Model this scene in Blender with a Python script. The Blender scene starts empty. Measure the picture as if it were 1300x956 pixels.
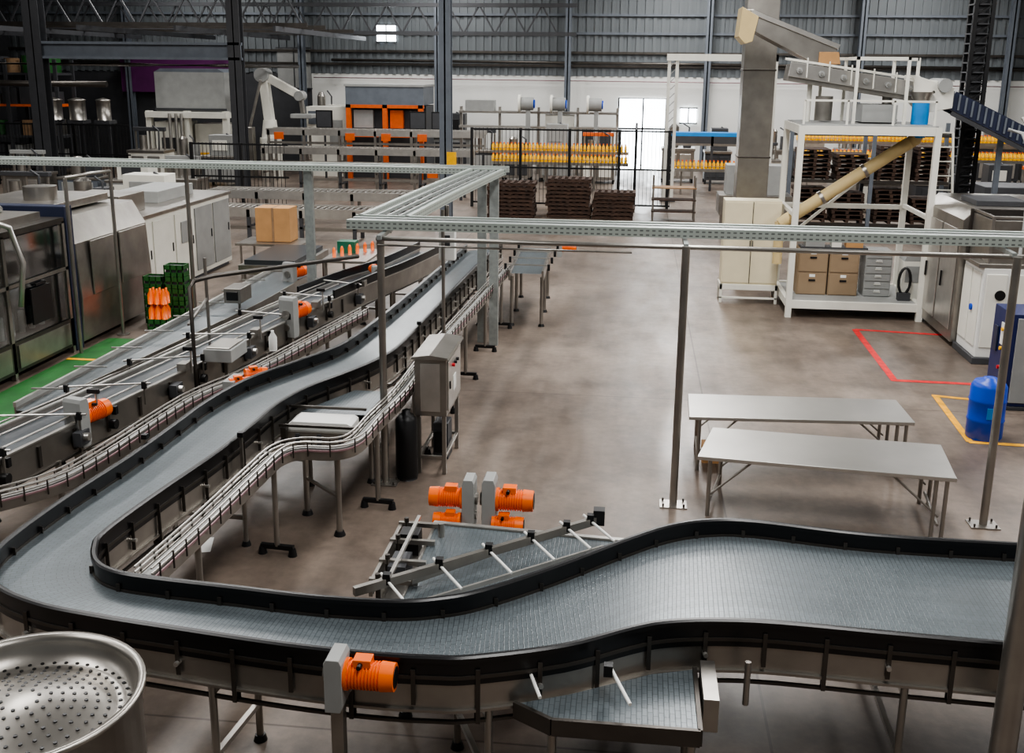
import bpy, math, random
from mathutils import Vector, Matrix
random.seed(7)
R=math.radians
# ------------------------------------------------------------------ materials
def lin(c):
    return tuple(((v/255)/12.92 if v/255<=.04045 else ((v/255+.055)/1.055)**2.4) for v in c)+(1,)
MATS={}
def pm(name,col,rough=.5,metal=0,var=.12,scale=4,bump=0,bscale=60,coat=0):
    m=bpy.data.materials.new(name);m.use_nodes=True
    nt=m.node_tree;b=nt.nodes['Principled BSDF'];L=nt.links
    tc=nt.nodes.new('ShaderNodeTexCoord')
    n=nt.nodes.new('ShaderNodeTexNoise');n.inputs['Scale'].default_value=scale;n.inputs['Detail'].default_value=4
    L.new(tc.outputs['Object'],n.inputs['Vector'])
    r=nt.nodes.new('ShaderNodeValToRGB')
    c=lin(col)
    r.color_ramp.elements[0].position=.3;r.color_ramp.elements[1].position=.7
    r.color_ramp.elements[0].color=tuple(v*(1-var) for v in c[:3])+(1,)
    r.color_ramp.elements[1].color=tuple(min(1,v*(1+var)) for v in c[:3])+(1,)
    L.new(n.outputs['Fac'],r.inputs['Fac']);L.new(r.outputs['Color'],b.inputs['Base Color'])
    b.inputs['Roughness'].default_value=rough;b.inputs['Metallic'].default_value=metal
    if coat: b.inputs['Coat Weight'].default_value=coat
    if bump:
        n2=nt.nodes.new('ShaderNodeTexNoise');n2.inputs['Scale'].default_value=bscale
        L.new(tc.outputs['Object'],n2.inputs['Vector'])
        bp=nt.nodes.new('ShaderNodeBump');bp.inputs['Strength'].default_value=bump;bp.inputs['Distance'].default_value=.01
        L.new(n2.outputs['Fac'],bp.inputs['Height']);L.new(bp.outputs['Normal'],b.inputs['Normal'])
    MATS[name]=m
    return m
pm('steel',(158,154,148),.33,.88,.14,3)
pm('steel_dark',(84,80,76),.4,.8,.15,3)
pm('steel_bright',(190,187,182),.3,.8,.08,5)
pm('tabletop',(160,158,154),.36,.75,.1,1.2)
pm('galv',(158,163,161),.45,.55,.12,12)
pm('rubber',(15,15,17),.32,0,.2,5)
pm('black',(14,14,16),.45,0,.2,5)
pm('orange',(240,106,14),.4,0,.06,5,coat=.2)
pm('orange_dull',(205,92,30),.5,0,.1,5)
pm('white',(220,218,208),.45,0,.05,3)
pm('cream',(216,206,178),.5,0,.05,3)
pm('greyp',(146,147,145),.5,0,.08,3)
pm('dgrey',(60,61,64),.5,0,.12,3)
pm('bluegrey',(100,106,114),.5,.1,.1,3)
pm('bandblue',(38,44,66),.4,0,.1,3)
pm('blue',(8,66,180),.38,0,.08,3)
pm('cyan',(36,130,200),.4,0,.08,3)
pm('navy',(26,36,84),.4,0,.08,3)
pm('green',(40,94,44),.45,0,.15,6)
pm('teal',(24,100,76),.4,0,.1,6)
pm('yellow',(236,176,20),.4,0,.1,8)
pm('juice',(248,188,10),.3,0,.1,8)
pm('card',(176,134,90),.8,0,.08,4)
pm('wood',(62,44,34),.8,0,.35,5)
pm('woodl',(140,112,84),.8,0,.2,5)
pm('filebrown',(142,122,98),.5,0,.05,5)
pm('beige',(200,178,130),.6,0,.08,3)
pm('purple',(80,24,78),.6,0,.1,2)
pm('red',(190,30,40),.5,0,.1,8)
pm('pinkish',(150,120,124),.5,.3,.1,8)
pm('tapered',(206,36,40),.55,0,.25,8)
pm('tapeyel',(232,166,26),.55,0,.25,8)
pm('mat_green',(34,96,42),.5,0,.25,3,bump=.2)
pm('wallwhite',(218,218,214),.7,0,.05,.6)
pm('cladding',(102,107,110),.55,.1,.08,.5)
pm('roofdark',(58,60,62),.7,0,.1,.5)
pm('paper',(228,228,225),.7,0,.02,2)
pm('plate_white',(220,220,216),.4,0,.04,2)
def belt_mat(name,c1,c2,c3,rough):
    m=bpy.data.materials.new(name);m.use_nodes=True;nt=m.node_tree;L=nt.links;b=nt.nodes['Principled BSDF']
    uv=nt.nodes.new('ShaderNodeUVMap');uv.uv_map='UVMap'
    br=nt.nodes.new('ShaderNodeTexBrick');br.inputs['Scale'].default_value=1
    br.inputs['Brick Width'].default_value=.085;br.inputs['Row Height'].default_value=.036
    br.inputs['Mortar Size'].default_value=.0036;br.inputs['Mortar Smooth'].default_value=.5
    br.inputs['Color1'].default_value=lin(c1);br.inputs['Color2'].default_value=lin(c2);br.inputs['Mortar'].default_value=lin(c3)
    mp=nt.nodes.new('ShaderNodeMapping');mp.inputs['Rotation'].default_value=(0,0,R(90))
    L.new(uv.outputs['UV'],mp.inputs['Vector']);L.new(mp.outputs['Vector'],br.inputs['Vector'])
    n=nt.nodes.new('ShaderNodeTexNoise');n.inputs['Scale'].default_value=1.6;n.inputs['Detail'].default_value=5
    L.new(uv.outputs['UV'],n.inputs['Vector'])
    mr=nt.nodes.new('ShaderNodeMapRange');mr.inputs['From Min'].default_value=.3;mr.inputs['From Max'].default_value=.7;mr.inputs['To Min'].default_value=.84;mr.inputs['To Max'].default_value=1.1
    L.new(n.outputs['Fac'],mr.inputs['Value'])
    wv=nt.nodes.new('ShaderNodeTexNoise');wv.inputs['Scale'].default_value=1;m2=nt.nodes.new('ShaderNodeMapping');m2.inputs['Scale'].default_value=(.15,9,1)
    L.new(uv.outputs['UV'],m2.inputs['Vector']);L.new(m2.outputs['Vector'],wv.inputs['Vector'])
    mr2=nt.nodes.new('ShaderNodeMapRange');mr2.inputs['From Min'].default_value=.3;mr2.inputs['From Max'].default_value=.7;mr2.inputs['To Min'].default_value=.88;mr2.inputs['To Max'].default_value=1.08
    L.new(wv.outputs['Fac'],mr2.inputs['Value'])
    mu=nt.nodes.new('ShaderNodeMath');mu.operation='MULTIPLY';L.new(mr.outputs['Result'],mu.inputs[0]);L.new(mr2.outputs['Result'],mu.inputs[1])
    mx=nt.nodes.new('ShaderNodeMix');mx.data_type='RGBA';mx.blend_type='MULTIPLY';mx.inputs['Factor'].default_value=1
    L.new(br.outputs['Color'],mx.inputs['A']);L.new(mu.outputs[0],mx.inputs['B'])
    L.new(mx.outputs['Result'],b.inputs['Base Color'])
    bp=nt.nodes.new('ShaderNodeBump');bp.inputs['Strength'].default_value=.22;bp.inputs['Distance'].default_value=.003;bp.invert=True
    L.new(br.outputs['Fac'],bp.inputs['Height']);L.new(bp.outputs['Normal'],b.inputs['Normal'])
    b.inputs['Roughness'].default_value=rough;b.inputs['Metallic'].default_value=.25;b.inputs['Specular IOR Level'].default_value=.65
    MATS[name]=m
belt_mat('belt',(102,110,114),(96,104,108),(70,76,80),.28)
belt_mat('beltdark',(84,89,93),(77,82,87),(56,60,64),.33)
def perf():
    m=bpy.data.materials.new('perf');m.use_nodes=True;nt=m.node_tree;L=nt.links;b=nt.nodes['Principled BSDF']
    tc=nt.nodes.new('ShaderNodeTexCoord');sx=nt.nodes.new('ShaderNodeSeparateXYZ');L.new(tc.outputs['Object'],sx.inputs[0])
    ad=nt.nodes.new('ShaderNodeMath');ad.operation='ADD';L.new(sx.outputs['X'],ad.inputs[0]);L.new(sx.outputs['Y'],ad.inputs[1])
    cx=nt.nodes.new('ShaderNodeCombineXYZ');L.new(ad.outputs[0],cx.inputs['X']);L.new(sx.outputs['Z'],cx.inputs['Y'])
    br=nt.nodes.new('ShaderNodeTexBrick');br.offset=0;br.inputs['Scale'].default_value=1
    br.inputs['Brick Width'].default_value=.07;br.inputs['Row Height'].default_value=.05;br.inputs['Mortar Size'].default_value=.017
    br.inputs['Mortar Smooth'].default_value=.1
    br.inputs['Color1'].default_value=lin((104,108,106));br.inputs['Color2'].default_value=lin((116,120,118));br.inputs['Mortar'].default_value=lin((172,180,174))
    L.new(cx.outputs[0],br.inputs['Vector']);L.new(br.outputs['Color'],b.inputs['Base Color'])
    b.inputs['Roughness'].default_value=.45;b.inputs['Metallic'].default_value=.4
    MATS['perf']=m
perf()
def glassm():
    m=bpy.data.materials.new('clear_panel');m.use_nodes=True;nt=m.node_tree;L=nt.links
    o=nt.nodes['Material Output'];nt.nodes.remove(nt.nodes['Principled BSDF'])
    t=nt.nodes.new('ShaderNodeBsdfTransparent');t.inputs['Color'].default_value=(.75,.78,.78,1)
    g=nt.nodes.new('ShaderNodeBsdfGlossy');g.inputs['Roughness'].default_value=.08
    x=nt.nodes.new('ShaderNodeMixShader');x.inputs['Fac'].default_value=.2
    L.new(t.outputs[0],x.inputs[1]);L.new(g.outputs[0],x.inputs[2]);L.new(x.outputs[0],o.inputs['Surface'])
    MATS['glass']=m
glassm()
def emis(name,col,s):
    m=bpy.data.materials.new(name);m.use_nodes=True;b=m.node_tree.nodes['Principled BSDF']
    b.inputs['Base Color'].default_value=col;b.inputs['Emission Color'].default_value=col;b.inputs['Emission Strength'].default_value=s
    MATS[name]=m
emis('daylight',(.9,.96,1,1),7)
def floorm():
    m=bpy.data.materials.new('concrete');m.use_nodes=True;nt=m.node_tree;L=nt.links;b=nt.nodes['Principled BSDF']
    tc=nt.nodes.new('ShaderNodeTexCoord')
    def noise(sc,det,ro=.6,mapsc=None):
        n=nt.nodes.new('ShaderNodeTexNoise');n.inputs['Scale'].default_value=sc;n.inputs['Detail'].default_value=det;n.inputs['Roughness'].default_value=ro
        if mapsc:
            mp=nt.nodes.new('ShaderNodeMapping');mp.inputs['Scale'].default_value=mapsc;L.new(tc.outputs['Object'],mp.inputs['Vector']);L.new(mp.outputs['Vector'],n.inputs['Vector'])
        else: L.new(tc.outputs['Object'],n.inputs['Vector'])
        return n
    def rampf(src,p0,v0,p1,v1):
        mr=nt.nodes.new('ShaderNodeMapRange');mr.interpolation_type='SMOOTHSTEP';mr.inputs['From Min'].default_value=p0;mr.inputs['From Max'].default_value=p1;mr.inputs['To Min'].default_value=v0;mr.inputs['To Max'].default_value=v1
        L.new(src,mr.inputs['Value']);return mr.outputs['Result']
    n=noise(.4,8,.6)
    r=nt.nodes.new('ShaderNodeValToRGB');e=r.color_ramp.elements
    e[0].position=.3;e[0].color=lin((88,77,69));e[1].position=.7;e[1].color=lin((130,117,106))
    L.new(n.outputs['Fac'],r.inputs['Fac'])
    n2=noise(9,6);n4=noise(1,6,.65,(1.2,.16,1));n5=noise(1.6,8,.68)
    cur=r.outputs['Color']
    for s in (rampf(n2.outputs['Fac'],.25,.86,.75,1.08),rampf(n4.outputs['Fac'],.25,.8,.7,1.14),rampf(n5.outputs['Fac'],.25,.74,.6,1.02)):
        mx=nt.nodes.new('ShaderNodeMix');mx.data_type='RGBA';mx.blend_type='MULTIPLY';mx.inputs['Factor'].default_value=1
        L.new(cur,mx.inputs['A']);L.new(s,mx.inputs['B']);cur=mx.outputs['Result']
    br=nt.nodes.new('ShaderNodeTexBrick');br.offset=0;br.inputs['Scale'].default_value=1;br.inputs['Brick Width'].default_value=6.2;br.inputs['Row Height'].default_value=9
    br.inputs['Mortar Size'].default_value=.012;br.inputs['Color1'].default_value=(1,1,1,1);br.inputs['Color2'].default_value=(.93,.93,.93,1);br.inputs['Mortar'].default_value=(.45,.42,.4,1)
    L.new(tc.outputs['Object'],br.inputs['Vector'])
    mx2=nt.nodes.new('ShaderNodeMix');mx2.data_type='RGBA';mx2.blend_type='MULTIPLY';mx2.inputs['Factor'].default_value=1
    L.new(cur,mx2.inputs['A']);L.new(br.outputs['Color'],mx2.inputs['B'])
    L.new(mx2.outputs['Result'],b.inputs['Base Color'])
    n3=noise(.8,5,.6,(1.3,.3,1))
    L.new(rampf(n3.outputs['Fac'],.28,.3,.72,.52),b.inputs['Roughness'])
    bp=nt.nodes.new('ShaderNodeBump');bp.inputs['Strength'].default_value=.08;bp.inputs['Distance'].default_value=.02
    L.new(n2.outputs['Fac'],bp.inputs['Height']);L.new(bp.outputs['Normal'],b.inputs['Normal'])
    MATS['concrete']=m
floorm()
# ------------------------------------------------------------------ mesh builder
class M:
    def __init__(s):
        s.v=[];s.f=[];s.mi=[];s.sm=[];s.uv=[];s.mats=[];s.T=None
    def m(s,n):
        if n not in s.mats: s.mats.append(n)
        return s.mats.index(n)
    def av(s,p):
        p=Vector(p)
        if s.T: p=s.T@p
        s.v.append(p);return len(s.v)-1
    def af(s,idx,mat,sm=False,uv=None):
        s.f.append(idx);s.mi.append(s.m(mat));s.sm.append(sm);s.uv.append(uv)
    def poly(s,pts,mat,uv=None):
        s.af([s.av(p) for p in pts],mat,False,uv)
    def box(s,x0,x1,y0,y1,z0,z1,mat):
        i=[s.av(p) for p in ((x0,y0,z0),(x1,y0,z0),(x1,y1,z0),(x0,y1,z0),(x0,y0,z1),(x1,y0,z1),(x1,y1,z1),(x0,y1,z1))]
        for q in ((0,3,2,1),(4,5,6,7),(0,1,5,4),(1,2,6,5),(2,3,7,6),(3,0,4,7)): s.af([i[k] for k in q],mat)
    def cb(s,c,d,mat):
        s.box(c[0]-d[0]/2,c[0]+d[0]/2,c[1]-d[1]/2,c[1]+d[1]/2,c[2]-d[2]/2,c[2]+d[2]/2,mat)
    def frame(s,a,b):
        d=(b-a).normalized();u=Vector((0,0,1)) if abs(d.z)<.95 else Vector((0,1,0))
        x=d.cross(u).normalized();y=x.cross(d).normalized();return x,y
    def bar(s,a,b,w,h,mat):
        a=Vector(a);b=Vector(b);x,y=s.frame(a,b);i=[]
        for p in (a,b):
            for (q,r) in ((-1,-1),(1,-1),(1,1),(-1,1)): i.append(s.av(p+x*q*w/2+y*r*h/2))
        for q in ((0,1,2,3),(7,6,5,4),(0,4,5,1),(1,5,6,2),(2,6,7,3),(3,7,4,0)): s.af([i[k] for k in q],mat)
    def cyl(s,a,b,r,mat,n=12,r2=None,caps=True,capmat=None):
        a=Vector(a);b=Vector(b);x,y=s.frame(a,b);r2=r if r2 is None else r2
        A=[];B=[]
        for k in range(n):
            t=2*math.pi*k/n;o=x*math.cos(t)+y*math.sin(t)
            A.append(s.av(a+o*r));B.append(s.av(b+o*r2))
        for k in range(n):
            j=(k+1)%n;s.af([A[k],A[j],B[j],B[k]],mat,True)
        if caps:
            for (p,rr,fl) in ((a,r,0),(b,r2,1)):
                if rr<1e-5: continue
                c=[s.av(p+(x*math.cos(2*math.pi*k/n)+y*math.sin(2*math.pi*k/n))*rr) for k in range(n)]
                s.af(c if fl else c[::-1],capmat or mat)
    def tube(s,pts,r,mat,n=8):
        pts=[Vector(p) for p in pts];rings=[]
        for i,p in enumerate(pts):
            d=(pts[min(i+1,len(pts)-1)]-pts[max(i-1,0)]).normalized()
            u=Vector((0,0,1)) if abs(d.z)<.9 else Vector((0,1,0))
            x=d.cross(u).normalized();y=x.cross(d).normalized()
            rings.append([s.av(p+(x*math.cos(2*math.pi*k/n)+y*math.sin(2*math.pi*k/n))*r) for k in range(n)])
        for a,b in zip(rings,rings[1:]):
            off=min(range(n),key=lambda o:(s.v[a[0]]-s.v[b[o]]).length)
            b2=b[off:]+b[:off]
            for k in range(n):
                j=(k+1)%n;s.af([a[k],a[j],b2[j],b2[k]],mat,True)
        s.af(rings[0][::-1],mat);s.af(rings[-1],mat)
    def sweep(s,path,prof,mat):
        n=len(path);nr=[]
        for i in range(n):
            a=path[max(i-1,0)];b=path[min(i+1,n-1)];d=Vector((b[0]-a[0],b[1]-a[1])).normalized();nr.append((d.y,-d.x))
        m=len(prof)
        for k in range(m):
            o0,z0=prof[k];o1,z1=prof[(k+1)%m]
            A=[s.av((path[i][0]+nr[i][0]*o0,path[i][1]+nr[i][1]*o0,z0)) for i in range(n)]
            B=[s.av((path[i][0]+nr[i][0]*o1,path[i][1]+nr[i][1]*o1,z1)) for i in range(n)]
            for i in range(n-1): s.af([A[i],B[i],B[i+1],A[i+1]],mat,True)
        for i,fl in ((0,0),(n-1,1)):
            c=[s.av((path[i][0]+nr[i][0]*o,path[i][1]+nr[i][1]*o,z)) for o,z in prof]
            s.af(c if fl else c[::-1],mat)
    def rail(s,path,z0,z1,t,mat,off=0):
        s.sweep(path,[(off-t/2,z0),(off+t/2,z0),(off+t/2,z1),(off-t/2,z1)],mat)
    def strip(s,Lp,Rp,z,mat):
        u=0;prev=None
        for i in range(len(Lp)):
            a=Vector((Lp[i][0],Lp[i][1]));b=Vector((Rp[i][0],Rp[i][1]));mid=(a+b)/2
            if prev is not None: u+=(mid-prev).length
            w=(a-b).length;c=(s.av((a.x,a.y,z)),s.av((b.x,b.y,z)),u,w)
            if prev is not None:
                s.af([pc[0],pc[1],c[1],c[0]],mat,False,[(pc[2],pc[3]/2),(pc[2],-pc[3]/2),(c[2],-c[3]/2),(c[2],c[3]/2)])
            pc=c;prev=mid
    def lathe(s,c,prof,mat,n=32):
        c=Vector(c);rings=[]
        for r,z in prof:
            rings.append([s.av(c+Vector((r*math.cos(2*math.pi*k/n),r*math.sin(2*math.pi*k/n),z))) for k in range(n)] if r>1e-5 else [s.av(c+Vector((0,0,z)))])
        for a,b in zip(rings,rings[1:]):
            for k in range(n):
                j=(k+1)%n
                if len(a)==1: s.af([a[0],b[j],b[k]][::-1],mat,True)
                elif len(b)==1: s.af([a[k],a[j],b[0]],mat,True)
                else: s.af([a[k],a[j],b[j],b[k]],mat,True)
    def prism(s,poly,y0,y1,mat):
        A=[s.av((x,y0,z)) for x,z in poly];B=[s.av((x,y1,z)) for x,z in poly];n=len(poly)
        s.af(A,mat);s.af(B[::-1],mat)
        for k in range(n):
            j=(k+1)%n;s.af([A[j],A[k],B[k],B[j]],mat)
    def build(s,name,bevel=0):
        xs=[p.x for p in s.v];ys=[p.y for p in s.v];zs=[p.z for p in s.v]
        o=Vector(((min(xs)+max(xs))/2,(min(ys)+max(ys))/2,min(zs)))
        me=bpy.data.meshes.new(name);me.from_pydata([p-o for p in s.v],[],s.f)
        for n in s.mats: me.materials.append(MATS[n])
        me.polygons.foreach_set('material_index',s.mi);me.polygons.foreach_set('use_smooth',s.sm)
        if any(s.uv):
            ul=me.uv_layers.new(name='UVMap')
            for p,uv in zip(me.polygons,s.uv):
                if uv:
                    for li,c in zip(p.loop_indices,uv): ul.data[li].uv=c
        me.update()
        ob=bpy.data.objects.new(name,me);ob.location=o;bpy.context.collection.objects.link(ob)
        if bevel:
            b=ob.modifiers.new('bevel','BEVEL');b.width=bevel;b.segments=2;b.limit_method='ANGLE';b.angle_limit=R(50)
        return ob
def cat(pts,n=6):
    P=[Vector(p) for p in pts];P=[P[0]*2-P[1]]+P+[P[-1]*2-P[-2]];o=[]
    for i in range(1,len(P)-2):
        for k in range(n):
            t=k/n;a,b,c,d=P[i-1:i+3]
            o.append(.5*((2*b)+(-a+c)*t+(2*a-5*b+4*c-d)*t*t+(-a+3*b-3*c+d)*t**3))
    o.append(P[-2]);return o
def resample(path,step):
    o=[];acc=0;nx=step/2
    for a,b in zip(path,path[1:]):
        L=(b-a).length
        while acc+L>=nx:
            t=(nx-acc)/L;d=(b-a).normalized();o.append((a+(b-a)*t,d));nx+=step
        acc+=L
    return o
def foot(m,x,y,z,r=.03,mat='steel'):
    m.cyl((x,y,.05),(x,y,z),r,mat,10);m.cyl((x,y,.0),(x,y,.05),r*1.9,'black',12,r*1.4)
def motor(m,loc,rz,s=1.,plate=True,rx=0,mat='orange',ph=1.):
    old=m.T;m.T=Matrix.Translation(loc)@Matrix.Rotation(R(rz),4,'Z')@Matrix.Rotation(R(rx),4,'X')@Matrix.Scale(s,4)
    if plate:
        m.prism([(x,z*ph) for x,z in ((-.07,-.2),(.05,-.2),(.07,-.16),(.07,.17),(.05,.21),(-.05,.21),(-.07,.18))],-.13,.13,'greyp')
        m.cyl((-.1,0,.05),(-.07,0,.05),.07,'steel',16)
        m.cyl((-.085,0,-.1*ph),(-.07,0,-.1*ph),.05,'steel',16)
    m.cyl((.06,0,.05),(.1,0,.05),.125,mat,20)
    m.cyl((.1,0,.05),(.36,0,.05),.1,mat,20)
    for k in range(9): m.cyl((.115+k*.026,0,.05),(.125+k*.026,0,.05),.114,mat,20)
    m.cyl((.35,0,.05),(.46,0,.05),.118,mat,20,.11)
    m.cyl((.46,0,.05),(.465,0,.05),.085,'black',16)
    m.box(.14,.28,-.06,.06,.14,.205,mat)
    m.cyl((.2,-.11,.17),(.2,-.06,.17),.02,'black',8)
    m.T=old
# ------------------------------------------------------------------ camera
th=math.atan(346/1340.);ro=.010;ps=R(6.5)
Rv=Vector((math.cos(ps),math.sin(ps),0));Fv=Vector((-math.cos(th)*math.sin(ps),math.cos(th)*math.cos(ps),-math.sin(th)))
Uv=Vector((-math.sin(th)*math.sin(ps),math.sin(th)*math.cos(ps),math.cos(th)))
Rc=Rv*math.cos(ro)+Uv*math.sin(ro);Uc=-Rv*math.sin(ro)+Uv*math.cos(ro)
cam=bpy.data.cameras.new('camera');co=bpy.data.objects.new('camera',cam);bpy.context.collection.objects.link(co)
mw=Matrix((( Rc.x,Uc.x,-Fv.x,0),(Rc.y,Uc.y,-Fv.y,0),(Rc.z,Uc.z,-Fv.z,5),(0,0,0,1)))
co.matrix_world=mw;cam.sensor_width=36;cam.lens=36*1340/1300;cam.shift_y=-45/1300;cam.clip_end=300
bpy.context.scene.camera=co
# ------------------------------------------------------------------ room shell
XL,XR,YB,YF,ZC=-34,24,-6,56,11
m=M();m.box(XL,XR,YB,YF,-.2,0,'concrete');m.build('floor')
m=M();m.box(XL,XR,YB,YF,ZC,ZC+.2,'roofdark');m.build('ceiling')
m=M()
m.box(XL,-17.2,YF,YF+.3,0,4.7,'dgrey');m.box(-17.2,-1,YF,YF+.3,0,4.65,'wallwhite');m.box(1.5,XR,YF,YF+.3,0,4.65,'wallwhite')
m.box(-1,1.5,YF,YF+.3,3.6,4.65,'wallwhite')
m.box(XL,XR,YF,YF+.3,4.65,ZC,'cladding')
x=XL+.2
while x<XR:
    m.box(x,x+.18,YF-.07,YF,4.65,ZC,'cladding');x+=.42
m.build('wall_back')
m=M();m.box(XL-.3,XL,YB,YF,0,ZC,'dgrey');m.build('wall_left')
m=M();m.box(XR,XR+.3,YB,YF,0,3,'wallwhite');m.box(XR,XR+.3,YB,YF,3,ZC,'cladding');m.build('wall_right')
m=M();m.box(XL,XR,YB-.3,YB,0,ZC,'cladding');m.build('wall_front')
m=M();m.box(-.95,1.45,YF-.06,YF-.02,0,3.55,'daylight')
for x in (-1,.25,1.42): m.box(x,x+.08,YF-.12,YF-.06,0,3.6,'dgrey')
m.box(-1,1.5,YF-.12,YF-.06,2.0,2.1,'dgrey');m.build('door_1')
for i,(x0,x1,z0,z1) in enumerate(((-13.6,-12.6,6.3,7.1),(2.2,3.0,2.4,3.1),(-19.0,-17.2,3.9,5.9))):
    m=M();m.box(x0,x1,YF-.12,YF-.08,z0,z1,'daylight' if i<2 else 'greyp')
    m.box(x0-.06,x1+.06,YF-.14,YF-.1,z1,z1+.07,'dgrey');m.box(x0-.06,x1+.06,YF-.14,YF-.1,z0-.07,z0,'dgrey');m.box((x0+x1)/2-.03,(x0+x1)/2+.03,YF-.14,YF-.1,z0,z1,'dgrey');m.build('window_%d'%(i+1))
m=M();m.box(-27.5,-21.2,55.4,55.8,3.6,5.3,'purple');m.build('trim_1')
m=M()
for z in (5.1,5.75,6.7,7.6,8.6): m.box(XL,XR,YF-.2,YF-.08,z,z+.12,'bluegrey' if z>6 else 'steel_dark')
m.tube([(-16,YF-.3,5.35),(0,YF-.3,5.3),(XR,YF-.3,5.2)],.07,'steel_dark')
m.tube([(-17,YF-.3,4.45),(XR,YF-.3,4.35)],.025,'pinkish')
m.build('wall_girts')
for x in (-27,-17.5,-10.3,-3.6,3.4,10.8,17.8):
    m=M();m.box(x-.15,x+.15,55.2,55.25,0,ZC-.02,'bluegrey');m.box(x-.15,x+.15,55.55,55.6,0,ZC-.02,'bluegrey');m.box(x-.03,x+.03,55.2,55.6,0,ZC-.02,'bluegrey')
    m.build('steel_column')
def ibeam(name,x,y,w,d,z0,z1,mat='bluegrey'):
    m=M();m.box(x-w/2,x+w/2,y-d/2,y-d/2+.03,z0,z1,mat);m.box(x-w/2,x+w/2,y+d/2-.03,y+d/2,z0,z1,mat);m.box(x-.02,x+.02,y-d/2,y+d/2,z0,z1,mat)
    m.box(x-w/2-.1,x+w/2+.1,y-d/2-.1,y+d/2+.1,z0,z0+.03,mat);m.build(name)
ibeam('steel_column',-5.0,28,.3,.3,0,ZC-.02,'bluegrey')
ibeam('steel_column',-23.2,40,.65,.5,0,ZC-.02,'dgrey')
ibeam('steel_column',-15.2,40,.5,.4,0,ZC-.02,'dgrey')
ibeam('steel_column',-19.2,50.4,.3,.4,0,ZC-.02,'dgrey')
m=M();m.box(-23.2,-15,39.8,40.2,5.2,5.3,'bluegrey');m.box(-23.2,-15,39.8,40.2,5.75,5.85,'bluegrey');m.box(-23.2,-15,39.97,40.03,5.2,5.85,'bluegrey');m.build('crane_beam')
for y in (46,52):
    m=M()
    for z in (6.6,7.9): m.bar((XL+.1,y,z),(-14 if y==46 else -3,y,z),.2,.18,'dgrey')
    x=XL+.1
    xe=-14 if y==46 else -3
    while x<xe-1.4:
        m.bar((x,y,6.6),(x+.75,y,7.9),.07,.07,'dgrey');m.bar((x+.75,y,7.9),(x+1.5,y,6.6),.07,.07,'dgrey');x+=1.5
    m.build('roof_truss')
m=M()
for x in (-30,-26,-22,-18,-14): m.box(x-.05,x+.05,41,55,6.3,6.5,'dgrey')
for y in (42,44.5,49,53): m.box(-33,-13,y-.05,y+.05,6.5,6.65,'steel_dark')
m.tube([(-33,41,5.0),(-20,41,5.0),(-17,44,5.0),(-16,50,5.0)],.08,'steel_dark');m.tube([(-33,43,4.2),(-22,43,4.2)],.12,'steel_dark')
m.build('pipe_rack')
m=M();m.box(2.42,3.15,25.8,26.5,0,ZC-.02,'steel');
for z in (1,3,5,7,9): m.box(2.4,3.17,25.78,26.52,z,z+.04,'steel_dark')
m.build('steel_duct',.01)
# ------------------------------------------------------------------ floor markings
def line(m,a,b,w,mat,z=.004):
    a=Vector(a);b=Vector(b);d=(b-a).normalized();n=Vector((d.y,-d.x))*w/2
    m.poly([(a.x+n.x,a.y+n.y,z),(b.x+n.x,b.y+n.y,z),(b.x-n.x,b.y-n.y,z),(a.x-n.x,a.y-n.y,z)],mat)
m=M();line(m,(4.5,21.2),(6.2,21.0),.12,'tapered');line(m,(4.5,21.2),(4.45,17.55),.12,'tapered',.005);line(m,(4.42,17.6),(6.2,17.55),.12,'tapered')
m.build('red_floor_tape')
m=M();line(m,(4.85,16.8),(6.2,16.5),.1,'tapeyel');line(m,(4.9,16.8),(4.8,14.6),.1,'tapeyel',.005);line(m,(4.78,14.6),(6.6,14.5),.1,'tapeyel');m.build('yellow_floor_tape')
m=M();m.poly([(-9.75,11.5,.004),(-8.35,11.5,.004),(-8.5,18.3,.004),(-9.75,18.3,.004)],'mat_green')
line(m,(-9.75,16.8),(-8.7,16.8),.1,'tapeyel',.008);m.build('green_floor_marking')
m=M();line(m,(-8.3,20.5),(-8.3,27),.12,'tapered');line(m,(-8.3,22.8),(-7.2,22.8),.1,'tapered',.005);m.build('red_floor_tape')
# ------------------------------------------------------------------ main conveyor
pairs=[((4.6,8.38),(4.6,6.70)),((3.2,8.39),(3.2,6.73)),((2.04,8.41),(2.0,6.78)),((1.15,8.55),(1.15,6.83)),((.75,8.52),(.7,6.81)),((.41,8.36),(.35,6.74)),
((.08,8.07),(.1,6.62)),((-.52,7.45),(-.35,6.33)),((-1.0,7.02),(-.93,6.11)),((-1.28,6.86),(-1.2,6.07)),((-1.61,6.77),(-1.6,6.06)),((-2.19,6.76),(-2.2,6.1)),
((-2.81,6.82),(-2.9,6.19)),((-3.45,6.88),(-3.6,6.29)),((-3.8,6.94),(-4.15,6.41)),((-4.03,7.08),(-4.62,6.66)),((-4.18,7.33),(-4.88,7.07)),((-4.24,7.62),(-4.94,7.5)),
((-4.17,8.44),(-4.92,8.3)),((-4.04,9.51),(-4.84,9.3)),((-3.99,10.4),(-4.81,10.3)),((-3.97,11.1),(-4.79,11.1)),((-3.82,11.8),(-4.65,12.0)),((-3.52,12.5),(-4.32,12.85)),
((-3.28,13.2),(-3.98,13.75)),((-3.16,14.0),(-3.87,14.8)),((-3.11,16.2),(-3.79,16.3)),((-3.03,19.7),(-3.69,19.4)),((-2.9,23.3),(-3.6,22.6))]
IN=cat([p[0] for p in pairs],5);OUT=cat([p[1] for p in pairs],5)
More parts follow.
